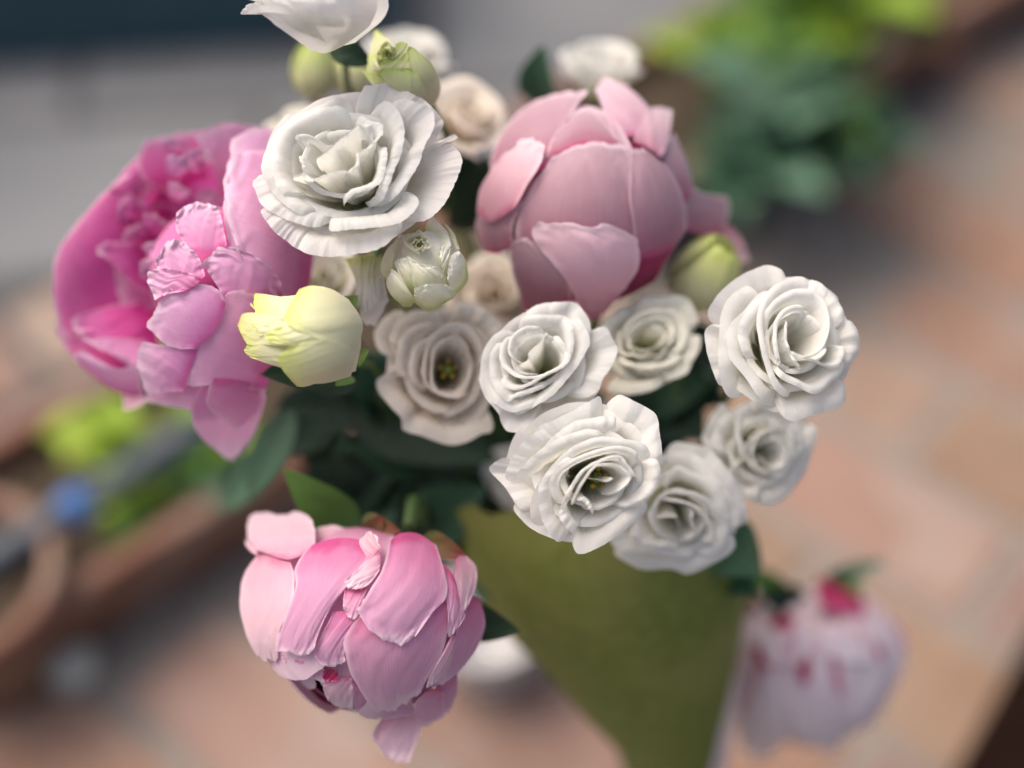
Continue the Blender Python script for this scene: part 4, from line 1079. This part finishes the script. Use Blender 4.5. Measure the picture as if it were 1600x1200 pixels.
T('white rosette half hidden behind the tight one, below the pale green bud', (930, 450, 6.667), (600, 580), (540, 560), 520, .600, [
  [(350,160),(500,90),(700,90),(850,70),(980,130),(1050,260),(1100,450)],
  [(1100,430),(1090,620),(1020,760),(940,900),(700,990)],
  [(760,970),(560,1080),(330,1110),(60,1060)],
  [(60,1000),(40,700),(60,400),(200,260),(380,150)],
  [(180,720),(320,810),(560,850),(800,800),(960,660)],
  [(220,480),(400,300),(560,220),(760,220),(900,280),(970,440),(920,620),(780,760)],
  [(230,560),(420,380),(600,300),(760,320),(830,430),(800,580),(740,650)],
  [(180,640),(320,700),(520,720),(680,690)],
  [(500,430),(640,420),(740,470),(700,580),(560,650),(400,640),(240,600)],
 ], seed=9, frill=.005, roll=.06, tilt=(.10, .22), a=.06, b=.36, H=.85, mat=M_cream)
T('soft white rosette tucked beneath the spiral-hearted one', (1080, 600, 5.714), (620, 620), (720, 620), 500, .606, [
  [(300,120),(150,330),(100,500),(180,640)],
  [(1110,280),(1120,450),(1050,700),(950,880),(800,1050),(640,1080),(480,1040)],
  [(500,100),(700,80),(950,120),(1110,280)],
  [(340,220),(240,340),(190,480),(250,660)],
  [(560,180),(430,220),(390,380),(420,560),(430,720)],
  [(430,700),(340,760),(350,900),(480,1030),(640,1000)],
  [(900,330),(990,420),(1000,560),(930,720)],
  [(530,640),(560,500),(700,380),(830,330),(900,400),(925,560),(900,720),(800,850),(680,830)],
  [(720,840),(600,760),(530,640),(560,520)],
  [(600,540),(720,470),(820,520),(860,640),(800,760),(690,740),(600,650)],
 ], seed=23, frill=.005, roll=.06, tilt=(.18, -.05), a=.08, b=.38, H=.9)

# bloom seen from the side at the very top
g = Globe(360 + 380 / 2.857, -30 / 2.857, 300 / 2.857, 250 / 2.857, .56, .035, (360, 0, 2.857))
fl3 = thing('lisianthus', pt(495, 70, .565), 'white lisianthus seen from the side above the green bud', 'lisianthus', LG)
for i, (ly, rows, kw) in enumerate([
 (-.08, [[(560,190),(500,205),(420,215)],[(700,60),(600,90),(500,100)],[(690,-80),(600,-60),(480,-60)]], {}),
 (.0, [[(360,228),(430,236),(500,208)],[(250,150),(430,120),(630,110)],[(130,60),(400,10),(665,-10)],[(110,-20),(400,-100),(680,-100)]], dict(bulge=.6, scurl=1)),
 (.03, [[(430,190),(380,170),(300,140)],[(330,60),(240,70),(160,60)],[(180,30),(110,60),(60,65)],[(130,0),(70,20),(42,60)]], dict(curl=1.5, fine=.6)),
 (.06, [[(520,120),(440,120),(330,100)],[(480,20),(380,25),(230,15)],[(440,-15),(330,-10),(110,5)],[(380,-50),(250,-40),(40,-10)]], dict(curl=2, fine=.6)),
 (-.2, [[(500,150),(400,100),(300,60)],[(500,-100),(380,-120),(250,-80)],[(500,-160),(350,-180),(180,-120)]], {}),
]):
    laid_petal(g, rows, M_whiteo, fl3, ly, seed=700 + i, **kw)
calyx(fl3, pt(535, 62, .60), cdir(.05, .9, .2), .02, seed=8, length=.35)
stem_of(fl3, pt(535, 62, .60), cdir(.05, .9, .2), .0016, 8)

leaf(fl3, pt(515, 72, .59), pt(582, 100, .595), .006, M_leaf, up=-FWD, seed=61)

# ------------------------------------------------------------------ buds
BG = 'lisianthus buds of the bouquet'
def Bd(label, *a, **k):
    return bud('lisianthus_bud', label, 'flower bud', BG, *a, **k)
Bd('blurred yellow-green bud under the side-on white bloom', 490, 108, .655, 36, cdir(.0, .9, .3), M_budg, seed=4, aspect=1.3)
Bd('cream bud beside the blurred yellow-green bud', 548, 110, .66, 34, cdir(.1, .9, .3), M_budy, seed=6, aspect=1.2)
Bd('pale green bud leaning on the dusty pink peony', 1100, 425, .635, 54, cdir(.45, .65, .45), M_budy, seed=12, aspect=1.2)

# green bud with a swirl
g = Globe(550 + 650 / 8, 30 + 660 / 8, 470 / 8, 480 / 8, .580, .018, (550, 30, 8))
bb = thing('lisianthus_bud', pt(675, 165, .585), 'green lisianthus bud with a tight swirl at its tip', 'flower bud', BG)
for i, (ly, rows, kw) in enumerate([
 (-.22, [[(1000,1090),(800,1050),(560,900)],[(1080,800),(700,800),(250,780)],[(950,520),(600,520),(180,600)],[(720,340),(520,330),(280,420)]], {}),
 (-.12, [[(560,440),(440,440),(230,600)],[(480,280),(380,300),(200,470)],[(445,245),(330,180),(265,250)],[(320,140),(292,118),(272,150)]], dict(bulge=.3)),
 (-.06, [[(440,700),(330,650),(250,620)],[(330,560),(270,540),(205,540)],[(305,430),(250,450),(188,492)]], {}),
 (-.02, [[(560,900),(420,900),(320,900)],[(460,800),(330,800),(240,800)],[(340,690),(230,660),(120,640)]], dict(bulge=.5)),
 (.0, [[(660,500),(560,490),(470,510)],[(705,360),(620,390),(540,450)],[(690,300),(620,278),(545,300)]], {}),
 (.02, [[(1010,1100),(1085,960),(1112,850)],[(850,1000),(960,780),(1085,720)],[(740,720),(860,560),(1000,560)],[(700,430),(770,370),(850,425)],[(690,395),(705,345),(730,340)]], dict(bulge=.6, scurl=.2)),
 (.04, [[(740,680),(560,680),(400,680)],[(715,560),(560,570),(375,590)],[(700,395),(640,440),(540,500),(365,535)]], dict(bulge=.4)),
 (.07, [[(970,1085),(850,1060),(680,960)],[(930,900),(700,860),(470,830)],[(820,690),(600,690),(350,690)],[(720,612),(560,604),(400,608),(345,650)]], dict(bulge=.8, scurl=.2)),
]):
    laid_petal(g, rows, M_budg, bb, ly, seed=880 + i, edge=.02, fine=.2, ruffle=.3, **kw)
for i, (rr_, a0, a1) in enumerate(((115, 2.2, 6.6), (92, 5.2, 9.4), (70, 1.2, 5.2), (48, 3.5, 7.5), (26, 0, 5))):
    rows = [[(435 + rr_ * q_ * math.cos(a0 + (a1 - a0) * w / 7) * (1 + .16 * math.sin(2.3 * w + 1.7 * i) + .10 * math.sin(9 * w + i)), 425 + rr_ * q_ * math.sin(a0 + (a1 - a0) * w / 7) * (1 + .2 * math.cos(3.1 * w + 2 * i)) + 7 * i - 14, zz) for w in range(8)] for q_, zz in ((.4, -7), (.75, -3), (1.0, .5))]
    laid_petal(g, rows, M_budg, bb, -.02, lift=.2 + .2 * i, bulge=0, ruffle=.3, fine=.4, rfreq=9, seed=895 + i, K=12, M=36)
stem_of(bb, pt(675, 165, .60), cdir(-.4, .6, .4), .0016, 17)

# yellow-green bud, lobes laid one over another
g = Globe(350 + 800 / 6.317, 430 + 600 / 6.317, 540 / 6.317, 480 / 6.317, .551, .022, (350, 430, 6.317))
bb = thing('lisianthus_bud', pt(545, 560, .57), 'yellow-green bud pointing at the magenta peony', 'flower bud', BG)
for i, (ly, rows, kw) in enumerate([
 (-.20, [[(1300,950),(1350,600),(1200,260)],[(900,1030),(900,600),(900,190)],[(450,830),(420,600),(480,230)],[(270,760),(250,600),(300,400)]], {}),
 (-.12, [[(900,480),(850,360),(800,260)],[(600,500),(540,350),(500,200)],[(330,450),(290,310),(290,172)]], {}),
 (-.16, [[(500,420),(450,400),(420,360)],[(360,380),(320,340),(300,310)],[(290,330),(255,290),(245,235)]], {}),
 (-.10, [[(700,700),(650,560),(600,420)],[(380,690),(330,540),(330,370)],[(225,690),(150,550),(75,392),(150,375)]], dict(bulge=.3)),
 (-.06, [[(520,640),(480,560),(440,500)],[(400,600),(350,540),(320,470)],[(350,600),(300,540),(270,470)]], dict(lift=-1)),
 (-.04, [[(900,980),(750,860),(650,760)],[(520,900),(420,800),(360,690)],[(250,810),(195,750),(222,690)]], dict(curl=.6)),
 (.0, [[(1300,900),(1180,800),(1000,760)],[(860,1085),(740,950),(640,850)],[(720,1102),(600,970),(520,840)]], {}),
 (.02, [[(1150,700),(1000,560),(850,470)],[(720,700),(650,600),(610,510)],[(440,660),(400,590),(545,512)]], dict(bulge=1)),
 (.05, [[(1300,760),(1370,480),(1230,235)],[(1050,680),(1050,400),(1040,125)],[(770,570),(740,350),(860,102)],[(630,490),(595,400),(740,135)]], dict(bulge=1, ruffle=.2)),
 (.09, [[(1250,1000),(1290,850),(1240,700)],[(1000,1068),(1020,850),(1010,640)],[(760,1062),(740,850),(790,660)],[(590,950),(520,830),(640,710)]], dict(bulge=1, ruffle=.2)),
]):
    laid_petal(g, rows, M_budy, bb, ly, seed=800 + i, edge=.02, **kw)
for i, (a_, b_) in enumerate((((1290, 820), (1430, 740)), ((1240, 980), (1100, 1090)), ((1250, 300), (1320, 200)))):
    leaf(bb, pt(350 + a_[0] / 6.317, 430 + a_[1] / 6.317, .575), pt(350 + b_[0] / 6.317, 430 + b_[1] / 6.317, .565), .004, M_sepal, up=-FWD, name='sepal', seed=i)
stem_of(bb, pt(545, 565, .578), cdir(-.7, .1, .5), .0016, 14)

# half-open cream bud
g = Globe(530 + 810 / 6, 320 + 570 / 6, 400 / 6, 440 / 6, .568, .021, (530, 320, 6))
bb = thing('lisianthus_bud', pt(665, 480, .575), 'half-open cream bud with a curled heart under the largest white bloom', 'flower bud', BG)
for i, (ly, rows, kw) in enumerate([
 (-.22, [[(660,900),(850,950),(1050,880)],[(480,700),(800,720),(1150,680)],[(440,480),(800,480),(1130,450)],[(560,280),(760,250),(1000,230)]], {}),
 (-.10, [[(880,470,-5),(860,330,-6),(800,220,-6)],[(1000,430,-2),(950,270,-3),(830,150,-3)],[(1055,378),(1000,240),(870,98)]], dict(bulge=0)),
 (-.05, [[(1090,420),(1040,270),(960,160)],[(1110,420),(1080,280),(980,165)],[(1130,420),(1070,260),(960,140)]], {}),
 (-.04, [[(480,740),(490,690),(500,620)],[(385,610),(440,560),(510,500)],[(440,430),(500,410),(570,330)],[(560,310),(600,300),(640,290)]], dict(scurl=.6)),
 (-.02, [[(640,800),(680,800),(720,785)],[(560,650),(620,620),(680,640)],[(510,540),(560,500),(640,490)]], dict(scurl=.8)),
 (.0, [[(720,900),(850,900),(1000,880)],[(690,700),(850,700),(1000,690)],[(660,560),(800,600),(970,620)],[(640,475),(760,550),(900,572),(965,620)]], dict(bulge=1)),
 (.03, [[(960,700),(970,600),(950,520)],[(990,600),(960,500),(930,460)],[(1050,400),(1000,368),(940,400)]], {}),
 (.05, [[(1050,890),(1200,720),(1195,540)],[(1040,780),(1130,640),(1165,480)],[(1010,690),(1020,570),(1050,470),(1120,425)]], dict(curl=-.5)),
 (.07, [[(690,910),(850,995),(1060,880)],[(700,840),(880,870),(1090,830)],[(700,780),(850,738),(1000,745),(1075,790)]], dict(bulge=1)),
 (.10, [[(600,955),(670,955),(708,895)],[(480,840),(560,820),(660,810)],[(440,720),(500,690),(570,660)],[(470,640),(487,598),(520,615)]], dict(bulge=1)),
]):
    laid_petal(g, rows, M_cream, bb, ly, seed=820 + i, edge=.02, fine=.4, **kw)
for i, (rr_, a0, a1) in enumerate(((120, 1.5, 5.2), (100, 4.2, 7.6), (75, .5, 4.2), (60, 3.2, 6.6), (38, 0, 5))):
    rows = []
    for q_, zz in ((.35, -9), (.75, -3), (1.0, 1.5)):
        rows.append([(750 + rr_ * q_ * math.cos(a0 + (a1 - a0) * w / 7) * (1 + .16 * math.sin(2.3 * w + 1.7 * i) + .10 * math.sin(9 * w + i)), 365 + .85 * rr_ * q_ * math.sin(a0 + (a1 - a0) * w / 7) * (1 + .2 * math.cos(3.1 * w + 2 * i)) + 6 * i - 12, zz) for w in range(8)])
    laid_petal(g, rows, M_cream, bb, -.02, lift=.5 + .4 * i, bulge=0, ruffle=.3, fine=.5, rfreq=9, seed=840 + i, K=14, M=40)
stem_of(bb, pt(665, 470, .59), cdir(0, .3, .9), .0016, 15)

# narrow bloom hanging beside it
g = Globe(530 + 290 / 6, 320 + 800 / 6, 230 / 6, 380 / 6, .585, .016, (530, 320, 6))
bb = thing('lisianthus', pt(580, 400, .59), 'narrow fluted white bloom hanging beside the half-open cream bud', 'lisianthus', LG)
for i, (ly, rows, kw) in enumerate([
 (-.05, [[(200,480),(330,480),(420,500)],[(180,800),(330,800),(440,760)],[(200,1100),(330,1150),(465,900)]], {}),
 (.0, [[(50,505),(120,490),(210,480)],[(140,680),(190,660),(230,640)],[(150,820),(200,800),(240,780)],[(95,890),(170,960),(210,1030)]], dict(scurl=1)),
 (.04, [[(210,480),(270,470),(330,480)],[(200,680),(260,680),(310,660)],[(210,850),(280,850),(330,800)],[(215,1030),(290,1010),(350,930)]], dict(scurl=1.2, fine=.6)),
 (.06, [[(350,490),(370,480),(400,460)],[(340,620),(370,620),(385,600)],[(330,800),(370,780),(400,700)],[(350,920),(400,900),(430,820)]], dict(scurl=1, fine=.6)),
]):
    laid_petal(g, rows, M_white, bb, ly, seed=860 + i, **kw)
stem_of(bb, pt(582, 405, .60), cdir(0, -.6, .4), .0016, 16)

# ------------------------------------------------------------------ greenery between the stems
rg = random.Random(6)
sprigs = []
where = ['below the yellow-green bud', 'above the lower pink peony bud', 'under the open-throated white lisianthus', 'at the mouth of the green paper',
         'between the clean spiral rosette and the tight rosette', 'between the largest white bloom and the dusty pink peony']
heads = [(560, 640), (640, 720), (740, 680), (700, 800), (1060, 600), (820, 250)]
for i, (hx, hy) in enumerate(heads):
    sp = thing('foliage_sprig', BIND, 'dark green leafy sprig ' + where[i], 'foliage', 'leafy sprigs inside the bouquet')
    e = pt(hx, hy, .70)
    tube('stem', [BIND, MOUTH + FWD * .02, BIND * .3 + e * .7, e], .002, M_stem, sp, 7, 12)
    sprigs.append(sp)
def sprig_leaf(x0, y0, x1, y1, z, w, mat, seed, n=10, m=5):
    k = min(range(6), key=lambda q: (heads[q][0] - x0) ** 2 + (heads[q][1] - y0) ** 2)
    leaf(sprigs[k], pt(x0, y0, z + .02), pt(x1, y1, z - .012), w, mat, up=-FWD + RGT * rg.uniform(-.6, .6) + UPV * rg.uniform(-.3, .6), seed=seed, n=n, m=m)
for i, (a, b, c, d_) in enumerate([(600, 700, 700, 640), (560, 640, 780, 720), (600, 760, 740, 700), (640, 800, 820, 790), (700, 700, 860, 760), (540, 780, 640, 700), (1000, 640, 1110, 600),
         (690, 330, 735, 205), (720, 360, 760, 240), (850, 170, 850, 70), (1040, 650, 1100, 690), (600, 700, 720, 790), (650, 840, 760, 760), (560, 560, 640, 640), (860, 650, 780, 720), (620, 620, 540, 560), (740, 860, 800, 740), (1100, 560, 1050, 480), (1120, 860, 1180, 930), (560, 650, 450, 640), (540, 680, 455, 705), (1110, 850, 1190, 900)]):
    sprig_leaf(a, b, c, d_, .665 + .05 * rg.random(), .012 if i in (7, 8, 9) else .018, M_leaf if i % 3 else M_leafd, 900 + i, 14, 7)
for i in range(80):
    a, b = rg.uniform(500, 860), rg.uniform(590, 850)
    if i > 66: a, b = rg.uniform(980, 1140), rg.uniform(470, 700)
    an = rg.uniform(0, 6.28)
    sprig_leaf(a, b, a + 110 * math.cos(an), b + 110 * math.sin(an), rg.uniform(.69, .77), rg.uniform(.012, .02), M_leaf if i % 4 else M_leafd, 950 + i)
